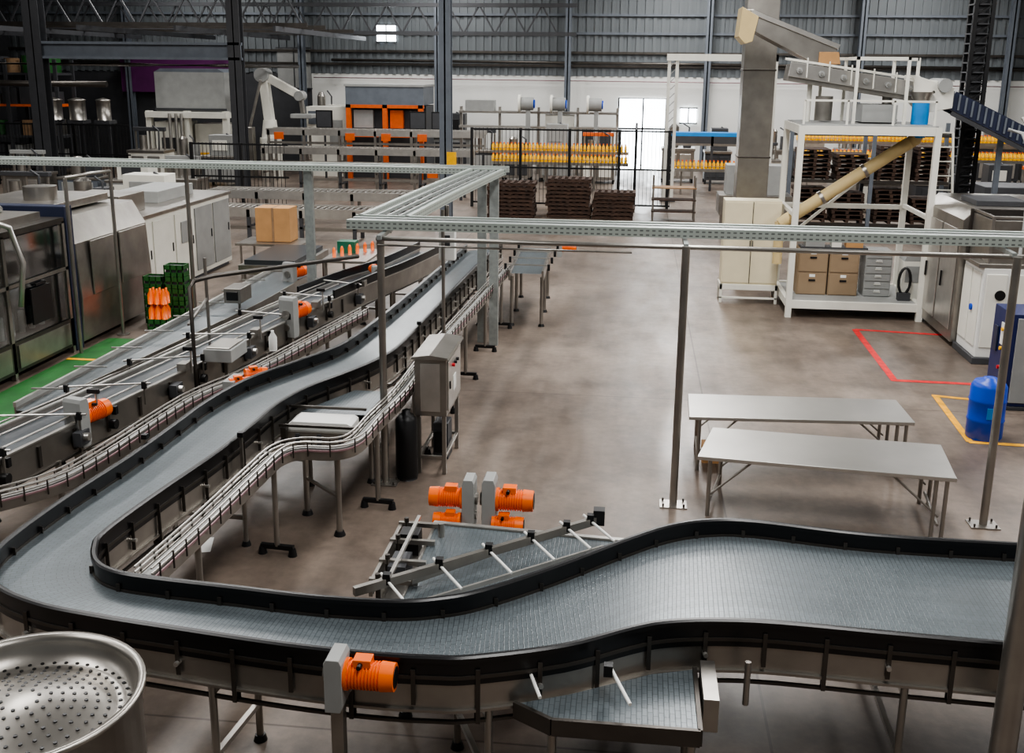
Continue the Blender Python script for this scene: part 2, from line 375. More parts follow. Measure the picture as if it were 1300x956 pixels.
def conveyor(A,B,z,railh=.16,railm='rubber',beltm='belt',legstep=1.7,frame=.24):
    m=M();m.strip(A,B,z,beltm)
    m.strip(A,B,z-frame-.02,'steel_dark')
    for si,P in ((-1,A),(1,B)):
        m.rail(P,z-.05,z+railh-.03,.03,railm)
        m.sweep(P,[(-.026,z+railh-.045),(.026,z+railh-.045),(.026,z+railh-.012),(.012,z+railh),(-.012,z+railh),(-.026,z+railh-.012)],railm)
        m.rail(P,z-.005,z+.02,.05,'steel_dark')
        m.rail(P,z-frame,z-.055,.012,'steel')
        m.rail(P,z-frame-.01,z-frame+.01,.06,'steel')
        m.rail(P,z-frame-.1,z-frame-.08,.03,'steel_dark')
        for k,(p,d) in enumerate(resample(P,.42)):
            n=Vector((d.y,-d.x))
            for sg in (1,-1):
                q=p+n*sg*.028
                m.bar((q.x,q.y,z-frame*(1.4 if k%2 else .8)),(q.x,q.y,z+railh*.4),.03,.012,'steel_dark')
            if k%3==0:
                m.cyl((p.x-n.x*.06,p.y-n.y*.06,z-.1),(p.x+n.x*.06,p.y+n.y*.06,z-.1),.018,'steel_bright',8)
    L=resample([ (a+b)/2 for a,b in zip(A,B)],legstep)
    for p,d in L:
        ia=min(range(len(A)),key=lambda i:(A[i]-p).length);ib=min(range(len(B)),key=lambda i:(B[i]-p).length)
        a=A[ia];b=B[ib]
        for q in (a,b): foot(m,q.x,q.y,z-frame,.028)
        m.bar((a.x,a.y,.32),(b.x,b.y,.32),.04,.04,'steel');m.bar((a.x,a.y,z-frame-.05),(b.x,b.y,z-frame-.05),.05,.05,'steel')
    return m
m=conveyor(IN,OUT,1.12)
m.build('modular_belt_conveyor')
# front discharge belt under outer rail
m=M()
pl=[(-.66,6.14),(-.4,5.98),(.55,5.98),(.55,6.72),(.25,6.62),(-.3,6.3)]
m.poly([(x,y,.92) for x,y in pl],'belt',[(x,y) for x,y in pl])
pv=[Vector(p) for p in pl]+[Vector(pl[0])]
for a,b in list(zip(pv,pv[1:]))[:3]: m.bar((a.x,a.y,.88),(b.x,b.y,.88),.03,.12,'steel_dark')
for x0,x1 in ((-.62,-.48),(-.05,.1)): m.cyl((x0,6.38,1.12),(x1,6.02,1.06),.013,'plate_white',8);m.cb((x0,6.28,1.14),(.06,.06,.08),'black')
m.box(.58,.68,6.2,6.68,.78,1.02,'steel')
m.cyl((.9,6.6,.75),(.9,6.6,1.08),.022,'steel',8)
for x,y in ((-.4,6.05),(.5,6.05),(.5,6.5)): foot(m,x,y,.82,.03)
m.build('discharge_conveyor')
# ------------------------------------------------------------------ second left conveyor
c2R=[(-6.65,8),(-6.35,9.8),(-6.08,11.6),(-5.78,13.6),(-5.5,15.5),(-5.15,17.6),(-4.85,19.2),(-4.5,20.8),(-4.15,23)]
c2L=[(-7.35,8),(-7.1,9.7),(-6.8,11.4),(-6.5,13.3),(-6.22,15.6),(-5.86,17.8),(-5.5,19.5),(-5.1,20.8),(-4.75,23.1)]
A=cat(c2R,6);B=cat(c2L,6)
m=M();m.strip(A,B,1.0,'beltdark');m.strip(A,B,.72,'steel_dark')
for P in (A,B):
    m.rail(P,.70,1.06,.015,'steel');m.rail(P,1.05,1.07,.05,'steel_bright');m.rail(P,.69,.71,.06,'steel_dark')
n0=int(len(A)*.62)
for P in (A,B): m.rail(P[n0:],1.07,1.22,.04,'rubber')
mid=lambda t:[a*(1-t)+b*t for a,b in zip(A,B)]
for t in (.08,.92,.5):
    m.tube([(p.x,p.y,1.13) for p in mid(t)[:n0+4:3]],.012,'steel_bright',6)
for i in range(1,n0+4,2):
    a=A[i];b=B[i];d=(b-a).normalized()*.16
    if i%4==1:
        m.cyl((a.x-d.x,a.y-d.y,1.17),(b.x+d.x,b.y+d.y,1.17),.013,'steel_bright',8)
        for q in (a-d*.5,b+d*.5):
            m.cb((q.x,q.y,1.15),(.05,.05,.09),'black');m.bar((q.x,q.y,.9),(q.x,q.y,1.2),.02,.02,'steel')
    m.cb((a.x,a.y,.88),(.06,.05,.24),'steel_dark')
    if i%6==3:
        m.cb((a.x+.09,a.y,.9),(.1,.2,.16),'dgrey');m.cyl((a.x+.14,a.y-.02,.92),(a.x+.2,a.y-.02,.92),.045,'steel_bright',12)
        m.cb((a.x+.06,a.y+.35,1.12),(.12,.18,.1),'steel');m.bar((a.x+.02,a.y+.35,.8),(a.x+.02,a.y+.35,1.1),.03,.03,'steel')
    if i%6==5:
        m.cb((a.x+.06,a.y+.1,1.0),(.05,.06,.1),'black');m.cyl((a.x+.05,a.y,.86),(a.x+.12,a.y,.86),.06,'black',12)
        m.cyl((a.x+.03,a.y-.25,1.0),(a.x+.03,a.y-.25,1.36),.014,'steel_bright',8);m.cb((a.x,a.y-.25,1.34),(.14,.04,.05),'black')
for p,d in resample(A,1.6):
    j=min(range(len(A)),key=lambda i:(A[i]-p).length)
    for q in (A[j],B[j]): foot(m,q.x,q.y,.72,.035)
    m.bar((A[j].x,A[j].y,.35),(B[j].x,B[j].y,.35),.04,.04,'steel')
m.build('bottle_transfer_conveyor')
A3=cat([(-6.98,11.2),(-6.8,13.0),(-6.55,15.4),(-6.36,17.3),(-6.3,20.2)],5);B3=cat([(-7.22,11.2),(-7.2,13),(-7.16,15.4),(-7.15,17.3),(-7.15,20.2)],5)
m=M();m.strip(A3,B3,1.0,'belt')
for P in (A3,B3): m.rail(P,.78,1.04,.02,'steel')
m.rail(B3,1.04,1.1,.04,'steel_bright',.0)
for p,d in resample(B3,1.7): foot(m,p.x,p.y,.8,.03);foot(m,p.x+.22,p.y,.8,.03)
for p,d in resample(B3,1.0):
    m.bar((p.x-.08,p.y,1.12),(p.x+.35,p.y+.05,1.12),.02,.02,'steel_bright')
m.build('accumulation_conveyor')
# ------------------------------------------------------------------ narrow single-lane conveyors
def narrow(pts,z,legstep=1.8,w=.085):
    P=cat(pts,5);m=M()
    m.rail(P,z-.13,z-.02,w+.04,'steel');m.rail(P,z-.02,z,w,'greyp')
    for off in (-.072,.072):
        for zz in (z+.03,z+.075):
            m.sweep(P,[(off-.007,zz-.007),(off+.007,zz-.007),(off+.007,zz+.007),(off-.007,zz+.007)],'steel_bright')
        m.rail(P,z-.03,z-.01,.01,'pinkish' if off>0 else 'steel',off)
    for p,d in resample(P,.22):
        n=Vector((d.y,-d.x))
        for sg in (-1,1):
            q=p+n*sg*.084;m.bar((q.x,q.y,z-.08),(q.x,q.y,z+.075),.012,.012,'steel_dark')
    for p,d in resample(P,legstep):
        n=Vector((d.y,-d.x))*.13
        m.cyl((p.x,p.y,.1),(p.x,p.y,z-.1),.03,'steel',10)
        m.bar((p.x-n.x*1.4,p.y-n.y*1.4,.09),(p.x+n.x*1.4,p.y+n.y*1.4,.09),.05,.05,'black')
        for sg in (-1,1): m.cyl((p.x+n.x*1.3*sg,p.y+n.y*1.3*sg,0),(p.x+n.x*1.3*sg,p.y+n.y*1.3*sg,.08),.05,'black',10,.035)
    return m
narrow([(-3.72,7.2),(-3.66,8.2),(-3.62,9.4),(-3.58,10.0),(-3.4,10.22),(-3.05,10.26),(-2.88,10.5),(-2.84,11.2),(-2.77,12.2),(-2.77,13.6),(-2.72,15.2),(-2.6,18.2),(-2.5,20.8)],1.1).build('single_lane_conveyor')
narrow([(-6.7,8.2),(-6.1,8.9),(-5.75,9.4),(-5.62,10.1),(-5.5,12.1),(-5.25,13.1),(-5.08,13.9),(-4.85,15.4),(-4.55,17.4)],.9).build('single_lane_conveyor')
# infeed belt piece behind motors
m=M()
pl=[(-1.7,7.15),(-1.15,7.15),(-.62,7.62),(-.05,8.24),(.25,8.52),(.25,8.68),(-1.7,8.85)]
m.poly([(x,y,.93) for x,y in pl],'belt',[(x,y) for x,y in pl])
pv=[Vector(p) for p in pl]+[Vector(pl[0])]
for a,b in zip(pv,pv[1:]):
    m.bar((a.x,a.y,.84),(b.x,b.y,.84),.02,.2,'steel')
m.bar((-1.72,8.87,.92),(.3,8.7,.92),.05,.06,'steel_bright')
m.box(-1.98,-1.7,7.6,8.8,.76,.8,'steel')
for y in (7.65,8.0,8.4,8.76):
    m.bar((-2.02,y,.96),(-1.62,y,.96),.04,.04,'steel');m.cyl((-1.95,y,.76),(-1.95,y,1.02),.022,'steel_dark',8)
m.bar((-2.0,7.6,.9),(-2.0,8.8,.9),.03,.13,'steel');m.bar((-1.84,7.6,1.02),(-1.84,8.8,1.02),.03,.03,'steel_bright')
m.box(-1.93,-1.78,7.9,8.2,.8,.96,'dgrey');m.box(-1.95,-1.78,8.45,8.62,.8,1.0,'black')
m.cyl((-1.6,8.6,.93),(-1.6,8.6,1.06),.03,'steel',8)
a=Vector((-2.02,7.18,1.1));b=Vector((-.22,8.72,1.12));m.bar(a,b,.045,.07,'steel')
d=(b-a).normalized();n=Vector((d.y,-d.x,0))
for t in (.12,.32,.52,.7,.86,.97):
    p=a+(b-a)*t
    m.cyl(p-n*.1+Vector((0,0,.03)),p+n*.34+Vector((0,0,-.05)),.012,'plate_white',8)
    m.cb(p+Vector((0,0,.03)),(.06,.06,.09),'black')
m.cb(b+Vector((.02,.02,.03)),(.1,.1,.14),'black')
m.bar((-1.62,7.2,.99),(-.15,8.45,.99),.02,.04,'steel_bright')
m.bar((-1.66,7.6,.99),(-.6,8.75,.97),.02,.04,'steel')
for x,y in ((-1.65,7.25),(-1.65,8.75),(.2,8.6),(-.7,8.7),(-1.95,8.76),(-1.95,7.65)): foot(m,x,y,.76,.03)
m.build('infeed_conveyor')
# small drive transfer unit by left run
m=M()
pl=[(-3.82,11.45),(-3.02,11.45),(-2.98,12.4),(-3.4,12.4)]
m.poly([(x,y,1.06) for x,y in pl],'belt',[(x,y) for x,y in pl])
m.box(-3.82,-3.05,10.95,11.4,.84,1.0,'steel')
m.prism([(-3.8,1.0),(-3.07,1.0),(-3.07,1.07),(-3.12,1.1),(-3.75,1.1),(-3.8,1.07)],11.0,11.34,'plate_white')
for x in (-3.7,-3.45,-3.2): m.box(x,x+.05,10.93,10.95,.86,.98,'dgrey')
m.box(-3.86,-3.8,10.9,11.4,.85,1.05,'steel_dark');m.cyl((-3.0,11.1,.95),(-2.93,11.1,.95),.07,'steel_dark',14)
m.bar((-3.88,10.92,1.08),(-3.0,10.92,1.08),.025,.03,'steel_dark');m.bar((-3.9,11.43,1.14),(-3.0,11.43,1.14),.03,.03,'steel_dark')
m.box(-3.82,-3.02,11.4,12.4,.9,.94,'steel_dark')
for x,y in ((-3.08,10.45),(-3.6,10.95),(-3.1,12.0)): foot(m,x,y,.95,.035)
m.bar((-3.6,10.95,.45),(-3.08,10.45,.45),.03,.03,'steel')
m.build('transfer_drive_unit')
m=M()
m.strip([Vector((-1.75,20.3)),Vector((-1.85,23.4))],[Vector((-2.35,20.3)),Vector((-2.45,23.4))],1.1,'belt')
for x in (-1.72,-2.38): m.bar((x,20.3,1.06),(x-.1,23.4,1.06),.04,.2,'steel')
for x,y in ((-1.75,20.5),(-2.35,20.5),(-1.85,23.2),(-2.45,23.2),(-1.8,21.8),(-2.4,21.8)): foot(m,x,y,1.0,.035)
for y in (20.5,21.3,22.1,22.9): m.bar((-2.5,y,1.24),(-1.6,y,1.24),.025,.025,'steel_bright');m.cb((-1.62,y,1.2),(.05,.05,.12),'black');m.cb((-2.48,y,1.2),(.05,.05,.12),'black')
motor(m,(-1.6,23.3,1.1),0,.8)
m.build('outfeed_conveyor')
# ------------------------------------------------------------------ motors
def mk(name,loc,rz,s=1,plate=True,rx=0,sup=True,ph=1.):
    m=M();motor(m,loc,rz,s,plate,rx,ph=ph)
    if sup: m.box(loc[0]-.05*s,loc[0]+.05*s,loc[1]-.05*s,loc[1]+.05*s,0,loc[2]-.19*s*ph,'steel')
    m.build(name,.004)
m=M()
motor(m,(-1.47,9.4,.93),180,.84,ph=1.5);motor(m,(-1.27,9.4,.93),0,.92,ph=1.45)
motor(m,(-1.5,9.3,.74),180,.66,False);motor(m,(-1.28,9.3,.72),0,.76,False)
m.box(-1.53,-1.43,9.33,9.47,.0,.68,'steel');m.box(-1.31,-1.21,9.33,9.47,.0,.68,'steel');m.box(-1.9,-.85,9.2,9.6,0,.03,'steel_dark')
m.build('twin_gear_motor',.004)
mk('gear_motor',(-1.8,5.94,1.14),0,.84,ph=1.1)
mk('gear_motor',(-6.22,10.8,1.04),74,.98,ph=1.4)
mk('gear_motor',(-5.4,15.9,1.12),74,1.05,ph=1.5)
mk('gear_motor',(-6.5,19.3,1.1),70,.95,ph=1.35)
mk('gear_motor',(-4.95,19.9,1.1),120,.7)
m=M();motor(m,(-5.0,12.75,1.04),35,.72,False);motor(m,(-5.12,12.5,.98),35,.72,False);m.box(-5.0,-4.9,12.68,12.8,0,.95,'steel');m.box(-5.15,-5.0,12.45,12.85,.93,1.08,'greyp');m.build('gear_motor',.004)
# ------------------------------------------------------------------ overhead trays
m=M()
z=3.2
m.box(-3.35,5.6,12.06,12.12,z-.05,z+.06,'perf');m.box(-3.35,5.6,12.5,12.56,z-.05,z+.06,'perf')
m.box(-3.35,5.6,12.19,12.27,z-.02,z+.05,'galv');m.box(-3.35,5.6,12.36,12.44,z-.02,z+.05,'galv')
x=-3.3
while x<5.6: m.box(x,x+.04,12.1,12.52,z-.045,z-.01,'steel_dark');x+=.2
m.tube([(-2.95,11.88,3.08),(0,11.86,3.08),(5.6,11.82,3.08)],.028,'steel')
m.tube([(-2.95,11.95,2.99),(0,11.93,2.99)],.012,'steel')
for x in (-2.9,.6,4.1): m.bar((x,11.8,3.1),(x,12.6,3.12),.05,.05,'galv')
A=cat([(-2.72,12.5),(-2.58,15.5),(-2.35,18.95)],8);B=cat([(-3.3,12.5),(-3.15,15.5),(-2.92,18.95)],8)
for P in (A,B): m.rail(P,z-.05,z+.06,.06,'perf')
for t in (.25,.5,.75): m.rail([a*(1-t)+b*t for a,b in zip(A,B)],z-.0,z+.04,.035,'galv')
for i,(a,b) in enumerate(zip(A,B)):
    m.bar((a.x,a.y,z-.03),(b.x,b.y,z-.03),.1,.03,'steel_dark' if i%2 else 'greyp')
m.box(-14.5,-2.3,18.9,18.97,z-.05,z+.06,'perf');m.box(-14.5,-2.3,19.4,19.47,z-.05,z+.06,'perf')
m.box(-14.5,-2.3,19.07,19.14,z-.02,z+.05,'galv');m.box(-14.5,-2.3,19.24,19.31,z-.02,z+.05,'galv')
x=-14.4
while x<-2.3: m.box(x,x+.04,18.95,19.4,z-.045,z-.01,'steel_dark');x+=.2
for x,y,r in ((.6,11.8,.045),(-2.93,12.0,.045),(4.1,11.7,.045)):
    m.cyl((x,y,0),(x,y,3.1),r,'steel',14);m.box(x-.16,x+.16,y-.12,y+.12,0,.015,'steel')
    for a,b in ((-.12,-.09),(.12,-.09),(.12,.09),(-.12,.09)): m.cyl((x+a,y+b,0),(x+a,y+b,.05),.012,'steel_dark',6)
for x,y in ((-6.0,19.1),(-2.75,19.1),(-2.5,18.9),(-13.5,19.2),(-8.4,19.2)):
    m.box(x-.08,x+.08,y-.05,y+.05,0,3.15,'galv') if x>-7 else m.cyl((x,y,0),(x,y,3.15),.04,'steel',10)
m.cyl((-2.55,14.0,1.3),(-2.55,14.0,3.15),.025,'steel',8)
m.build('overhead_bottle_track')
m=M();m.box(-2.62,-2.4,14.05,14.2,2.45,2.85,'plate_white');m.box(-2.56,-2.46,14.03,14.05,2.65,2.8,'dgrey');m.box(-2.53,-2.49,14.1,14.15,2.85,3.2,'steel');m.build('junction_box',.01)
m=M();m.cyl((2.56,6.42,0),(2.56,6.42,6.5),.085,'steel',24);m.cyl((2.56,6.42,0),(2.56,6.42,.03),.17,'steel',20);m.build('steel_pipe_post')
m=M()
m.tube([(-5.7,12.9,0),(-5.7,12.9,2.2),(-5.65,12.95,2.28),(-5.5,13.2,2.3),(-4.0,15.0,2.3)],.03,'steel_dark');m.cyl((-6.15,14.5,0),(-6.15,14.5,2.3),.025,'steel',8)
m.bar((-5.75,12.9,1.7),(-6.15,14.5,1.7),.03,.03,'steel')
m.build('pipe_stand')
# ------------------------------------------------------------------ electrical control box
m=M();m.box(-2.62,-2.22,12.35,13.4,.78,1.52,'steel')
m.prism([(-2.66,1.52),(-2.18,1.52),(-2.2,1.55),(-2.42,1.58),(-2.64,1.55)],12.3,13.45,'steel')
m.box(-2.22,-2.205,12.42,13.33,.84,1.47,'steel_bright')
m.box(-2.205,-2.19,12.5,12.53,1.1,1.2,'black');m.box(-2.205,-2.198,12.75,12.95,1.0,1.2,'plate_white')
for y in (12.7,12.85,13.0): m.cyl((-2.21,y,1.36),(-2.17,y,1.36),.022,'red' if y==12.7 else 'black',10)
m.box(-2.55,-2.3,12.34,12.35,.84,1.46,'steel_bright')
for x in (-2.58,-2.26):
    for y in (12.4,13.35): m.box(x-.025,x+.025,y-.025,y+.025,0,.78,'steel')
for y in (12.4,13.35): m.box(-2.58,-2.26,y-.02,y+.02,.2,.24,'steel')
for x in (-2.58,-2.26): m.box(x-.02,x+.02,12.4,13.35,.2,.24,'steel')
m.build('electrical_control_box',.006)
m=M();m.lathe((-2.7,12.2,0),[(0,0),(.13,0),(.14,.05),(.135,.78),(.09,.84),(.05,.86),(.05,.9),(0,.9)],'black',24);m.build('black_canister')
m=M();m.box(-2.5,-2.3,12.9,13.2,0,.5,'dgrey');m.box(-2.48,-2.32,12.88,12.9,.1,.4,'black');m.build('tool_box',.01)
m=M();m.poly([(-4.62,9.75,.005),(-4.32,9.85,.005),(-4.42,10.2,.005),(-4.7,10.1,.005)],'paper');m.build('paper_sheet')
# ------------------------------------------------------------------ steel tables
def table(cs,h=.74):
    m=M();c=[Vector(p) for p in cs]
    lo=[m.av((p.x,p.y,h-.045)) for p in c];hi=[m.av((p.x,p.y,h)) for p in c]
    m.af(lo[::-1],'tabletop');m.af(hi,'tabletop')
    for i in range(4): m.af([lo[i],lo[(i+1)%4],hi[(i+1)%4],hi[i]],'steel_bright')
    def at(u,v):
        return c[0]*(1-u)*(1-v)+c[1]*u*(1-v)+c[2]*u*v+c[3]*(1-u)*v
    for u in (.05,.93,.97):
        for v in (.06,.94):
            p=at(u,v);m.cyl((p.x,p.y,0),(p.x,p.y,h-.04),.024,'steel',10)
    for v in (.06,.94):
        for u0,u1 in ((.05,.22),(.95,.76)):
            a=at(u0,v);b=at(u1,v);m.cyl((a.x,a.y,.25),(b.x,b.y,h-.04),.013,'steel',8)
    for u in (.05,.95):
        a=at(u,.06);b=at(u,.94);m.cyl((a.x,a.y,.15),(b.x,b.y,.15),.018,'steel',8)
        m.bar((a.x,a.y,h-.06),(b.x,b.y,h-.06),.05,.03,'steel')
    a=at(.05,.5);b=at(.95,.5);m.bar((a.x,a.y,h-.06),(b.x,b.y,h-.06),.05,.03,'steel_dark')
    m.build('steel_table',.006)
table([(.80,12.92),(3.62,13.1),(3.6,14.05),(.83,13.92)])
table([(.83,11.5),(3.6,11.2),(3.72,12.3),(1.07,12.55)])
m=M();m.box(1.02,1.25,13.25,13.55,0,.22,'card');m.box(1.12,1.15,13.24,13.56,.1,.225,'woodl');m.build('cardboard_box')
# ------------------------------------------------------------------ right side
m=M();m.lathe((5.05,14.85,0),[(0,0),(.22,0),(.245,.03),(.245,.26),(.255,.28),(.245,.3),(.245,.54),(.255,.56),(.245,.58),(.24,.76),(.2,.83),(.1,.85),(.09,.88),(0,.88)],'blue',32)
m.cyl((5.17,14.75,.84),(5.17,14.75,.88),.035,'white',12);m.box(4.98,5.12,14.59,14.605,.34,.5,'cyan');m.build('blue_drum')
m=M();m.box(5.72,6.5,16.2,17.0,.06,1.5,'navy');m.box(5.8,6.45,16.17,16.2,.12,1.44,'greyp');m.box(5.705,5.72,16.3,16.6,.95,1.3,'plate_white');m.box(5.69,5.72,16.7,16.85,.8,1.2,'bandblue')
m.box(5.7,6.53,16.17,17.03,0,.06,'dgrey')
for z in (.6,.9,1.2): m.cyl((5.68,16.5,z),(5.72,16.5,z),.03,'red' if z==.6 else 'yellow',10)
m.build('electrical_cabinet',.01)
m=M()
m.box(6.1,6.95,18.9,20.0,.12,1.72,'plate_white');m.box(6.05,7.0,18.85,20.05,0,.12,'dgrey')
m.box(6.15,6.5,18.88,18.9,.3,1.62,'white');m.box(6.55,6.9,18.88,18.9,.3,1.62,'white')
m.box(6.08,6.1,19.0,19.45,.3,1.62,'white');m.box(6.08,6.1,19.5,19.95,.3,1.62,'white')
m.cyl((6.4,18.86,1.25),(6.4,18.9,1.25),.09,'black',20)
m.cyl((6.05,19.3,.95),(6.1,19.3,.95),.06,'blue',16)
m.prism([(6.0,.1),(8.4,.1),(8.4,2.62),(6.2,2.62),(6.0,2.4)],20.05,22.6,'steel')
m.box(5.98,6.0,20.2,21.2,.3,2.2,'steel_bright');m.box(5.98,6.0,21.3,22.4,.3,2.2,'steel_bright')
for y in (20.25,21.35): m.box(5.95,5.98,y+.7,y+.74,1.0,1.3,'black')
m.box(6.0,8.4,18.9,20.05,1.72,1.8,'steel');m.box(6.95,8.4,18.9,20.05,.1,1.72,'steel')
m.box(6.1,8.4,20.0,20.05,1.8,2.62,'steel_dark')
m.box(6.15,8.4,18.95,18.99,1.8,2.55,'steel');m.box(6.15,6.19,18.95,20.0,1.8,2.55,'steel')
for x in (6.17,7.2,8.2): m.cyl((x,18.95,1.8),(x,18.95,2.6),.03,'steel',8)
m.bar((6.15,18.95,2.6),(8.4,18.95,2.6),.05,.05,'steel');m.bar((6.17,18.95,2.6),(6.17,20.05,2.6),.05,.05,'steel')
m.box(6.3,7.2,20.4,21.4,2.62,2.72,'dgrey')
m.build('bottle_washer_machine',.01)
m=M()
m.tube([(6.1,18.6,4.1),(6.3,18.5,4.05),(6.45,18.4,3.7),(6.4,18.2,3.0),(6.3,17.9,2.2),(6.15,17.5,1.5),(6.1,17.3,1.0),(6.1,17.3,0)],.03,'greyp',8)
m.tube([(6.3,18.6,4.3),(6.55,18.4,3.9),(6.6,18.2,2.8),(6.5,17.7,1.8),(6.45,17.4,0)],.03,'steel_bright',8)
m.build('hose_line')
m=M();m.box(5.7,6.15,22.75,23.2,.15,1.15,'white');m.prism([(5.7,1.15),(6.15,1.15),(6.1,1.3),(5.75,1.25)],22.75,23.2,'greyp');m.box(5.75,6.1,22.74,22.75,.7,1.05,'greyp');m.box(5.72,6.13,22.8,23.15,0,.15,'dgrey');m.build('utility_cabinet',.01)
m=M();m.box(1.98,3.2,23.4,23.95,.42,2.27,'cream');m.box(2.0,2.58,23.38,23.4,.46,2.23,'cream');m.box(2.6,3.18,23.38,23.4,.46,2.23,'cream')
m.box(2.55,2.57,23.36,23.38,1.25,1.4,'dgrey');m.box(2.61,2.63,23.36,23.38,1.25,1.4,'dgrey');m.box(2.585,2.595,23.37,23.39,.44,2.25,'dgrey')
for x in (1.96,3.16):
    for y in (23.35,23.93): m.box(x,x+.06,y,y+.06,0,.42,'white')
m.box(1.96,3.22,23.35,23.99,.3,.42,'white');m.box(1.96,3.22,23.35,23.41,.1,.14,'white')
m.build('storage_cabinet',.006)
m=M()
X0,X1,Y0,Y1=3.3,5.95,22.15,24.3
for x in (X0,X1):
    for y in (Y0,Y1): m.box(x-.06,x+.06,y-.06,y+.06,0,3.95,'white')
for y in (Y0,Y1):
    m.box(X0,X1,y-.05,y+.05,3.78,3.95,'white');m.box(X0,X1,y-.05,y+.05,.2,.36,'white')
for x in (X0,X1):
    m.box(x-.05,x+.05,Y0,Y1,3.78,3.95,'white');m.box(x-.05,x+.05,Y0,Y1,.2,.36,'white');m.box(x-.04,x+.04,Y0,Y1,2.1,2.18,'white')
m.box(X0,X1,Y0,Y1,.3,.34,'greyp')
m.box(X0,X1,Y0,Y1,3.9,3.97,'greyp')
m.bar((X0,Y1,1.2),(X1,Y1,3.6),.06,.06,'white')
m.box(X0,X1,Y1-.04,Y1+.04,2.05,2.15,'white')
for x in (3.9,4.4,5.4,5.9):
    m.box(x-.03,x+.03,24.0,24.06,3.95,5.3,'white')
for x in (4.4,5.4): m.box(x-.03,x+.03,22.7,22.76,3.95,5.3,'white')
m.box(4.4,5.4,22.7,22.76,5.24,5.3,'white');m.box(3.9,5.9,24.0,24.06,5.24,5.3,'white')
for x in (4.4,5.4): m.box(x-.03,x+.03,22.7,24.06,5.24,5.3,'white')
for x in (3.35,4.2,5.1,5.9): m.box(x-.02,x+.02,22.3,22.34,3.95,4.45,'white')
m.box(3.35,5.95,22.3,22.34,4.42,4.46,'white')
m.box(4.6,5.3,22.9,24.0,4.0,4.35,'greyp');m.cyl((3.9,23.4,4.0),(3.9,23.4,4.5),.18,'steel',16)
m.build('mezzanine_frame')
def filec(x0,x1,nd,mat,h,y=22.9):
    m=M();m.box(x0,x1,y,y+.6,.34,.34+h,mat);dz=h/nd
    for k in range(nd):
        m.box(x0+.02,x1-.02,y-.02,y,.36+k*dz,.32+(k+1)*dz,mat);c=(x0+x1)/2
        m.box(c-.07,c+.07,y-.04,y-.02,.34+(k+.62)*dz,.34+(k+.7)*dz,'black' if mat!='greyp' else 'white');m.box(c-.06,c+.06,y-.025,y-.02,.34+(k+.8)*dz,.34+(k+.92)*dz,'paper')
    m.build('filing_cabinet',.004)
filec(3.55,4.17,2,'filebrown',.98);filec(4.2,4.82,2,'filebrown',.98);filec(4.95,5.5,6,'greyp',.98)
m=M()
m.box(3.6,5.0,23.0,23.4,1.325,1.36,'dgrey');m.box(3.7,4.1,23.05,23.35,1.36,1.6,'greyp');m.box(4.25,4.45,23.05,23.3,1.36,1.7,'white');m.box(4.55,4.9,23.05,23.3,1.36,1.55,'card');m.build('storage_bins')
m=M();m.tube([(5.72+.12*math.cos(t*.5),22.6+.01*t*.1,.75+.28*math.sin(t*.5)) for t in range(0,50)],.025,'black',6);m.box(5.6,5.85,22.55,22.7,.34,.5,'dgrey');m.build('cable_coil')
m=M()
m.prism([(2.15,6.25),(2.35,6.25),(4.1,5.55),(4.15,5.15),(3.6,5.2),(2.3,5.85)],23.6,24.4,'steel')
m.prism([(2.1,6.3),(2.45,6.1),(2.35,5.6),(2.2,5.55),(2.05,5.7)],23.5,24.45,'beige')
m.bar((2.3,23.58,6.2),(4.15,23.58,5.5),.04,.1,'steel_bright')
m.prism([(3.75,5.4),(4.15,5.4),(4.2,5.15),(3.75,5.15)],23.55,24.45,'card')
m.build('feed_chute',.01)
m=M()
m.bar((3.1,23.5,4.98),(6.3,23.5,4.5),.7,.34,'steel')
m.bar((3.1,23.12,5.05),(6.3,23.12,4.57),.06,.3,'steel_bright')
m.bar((3.0,23.1,5.25),(6.3,23.1,4.78),.05,.05,'white')
for k in range(7):
    x=3.3+k*.45;z=5.1-(x-3.1)*.15;m.cyl((x,23.03,z-.05),(x,23.09,z-.05),.06,'greyp',14);m.cyl((x,23.0,z-.05),(x,23.03,z-.05),.03,'steel_bright',10);m.bar((x+.15,23.05,z-.2),(x+.15,23.05,z+.2),.03,.03,'white')
m.prism([(5.6,4.95),(6.4,4.7),(6.4,4.3),(5.9,4.2),(5.6,4.5)],23.0,23.9,'white')
m.cyl((6.2,22.9,4.75),(6.2,23.9,4.75),.14,'greyp',16)
m.cyl((5.2,23.5,4.2),(5.2,23.5,4.7),.1,'steel',12);m.cyl((3.6,23.5,3.97),(3.6,23.5,4.8),.05,'white',10);m.cyl((5.9,23.5,3.97),(5.9,23.5,4.4),.05,'white',10)
m.build('tipping_conveyor',.01)
m=M()
m.bar((6.4,23.6,4.4),(10.5,23.6,2.45),.9,.1,'bluegrey')
for sg in (-.48,.48): m.bar((6.4,23.6+sg,4.47),(10.5,23.6+sg,2.52),.05,.36,'bandblue')
for k in range(30):
    t=k/30;x=6.4+4.1*t;z=4.47-1.95*t;m.bar((x,23.1,z+.12),(x,24.1,z+.12),.05,.1,'bluegrey');m.bar((x,23.08,z-.15),(x+.02,23.08,z+.17),.04,.02,'bluegrey')
m.bar((6.4,23.05,4.2),(10.5,23.05,2.25),.05,.08,'dgrey')
for x,z in ((7.6,3.8),(10,2.7)): m.box(x-.05,x+.05,23.5,23.6,0,z,'bluegrey')
m.build('inclined_slat_elevator')
m=M();m.cyl((3.1,22.9,1.85),(5.6,22.9,3.6),.13,'beige',20);m.tube([(5.55,22.9,3.56),(5.7,22.9,3.66),(5.76,22.9,3.8)],.13,'beige',14)
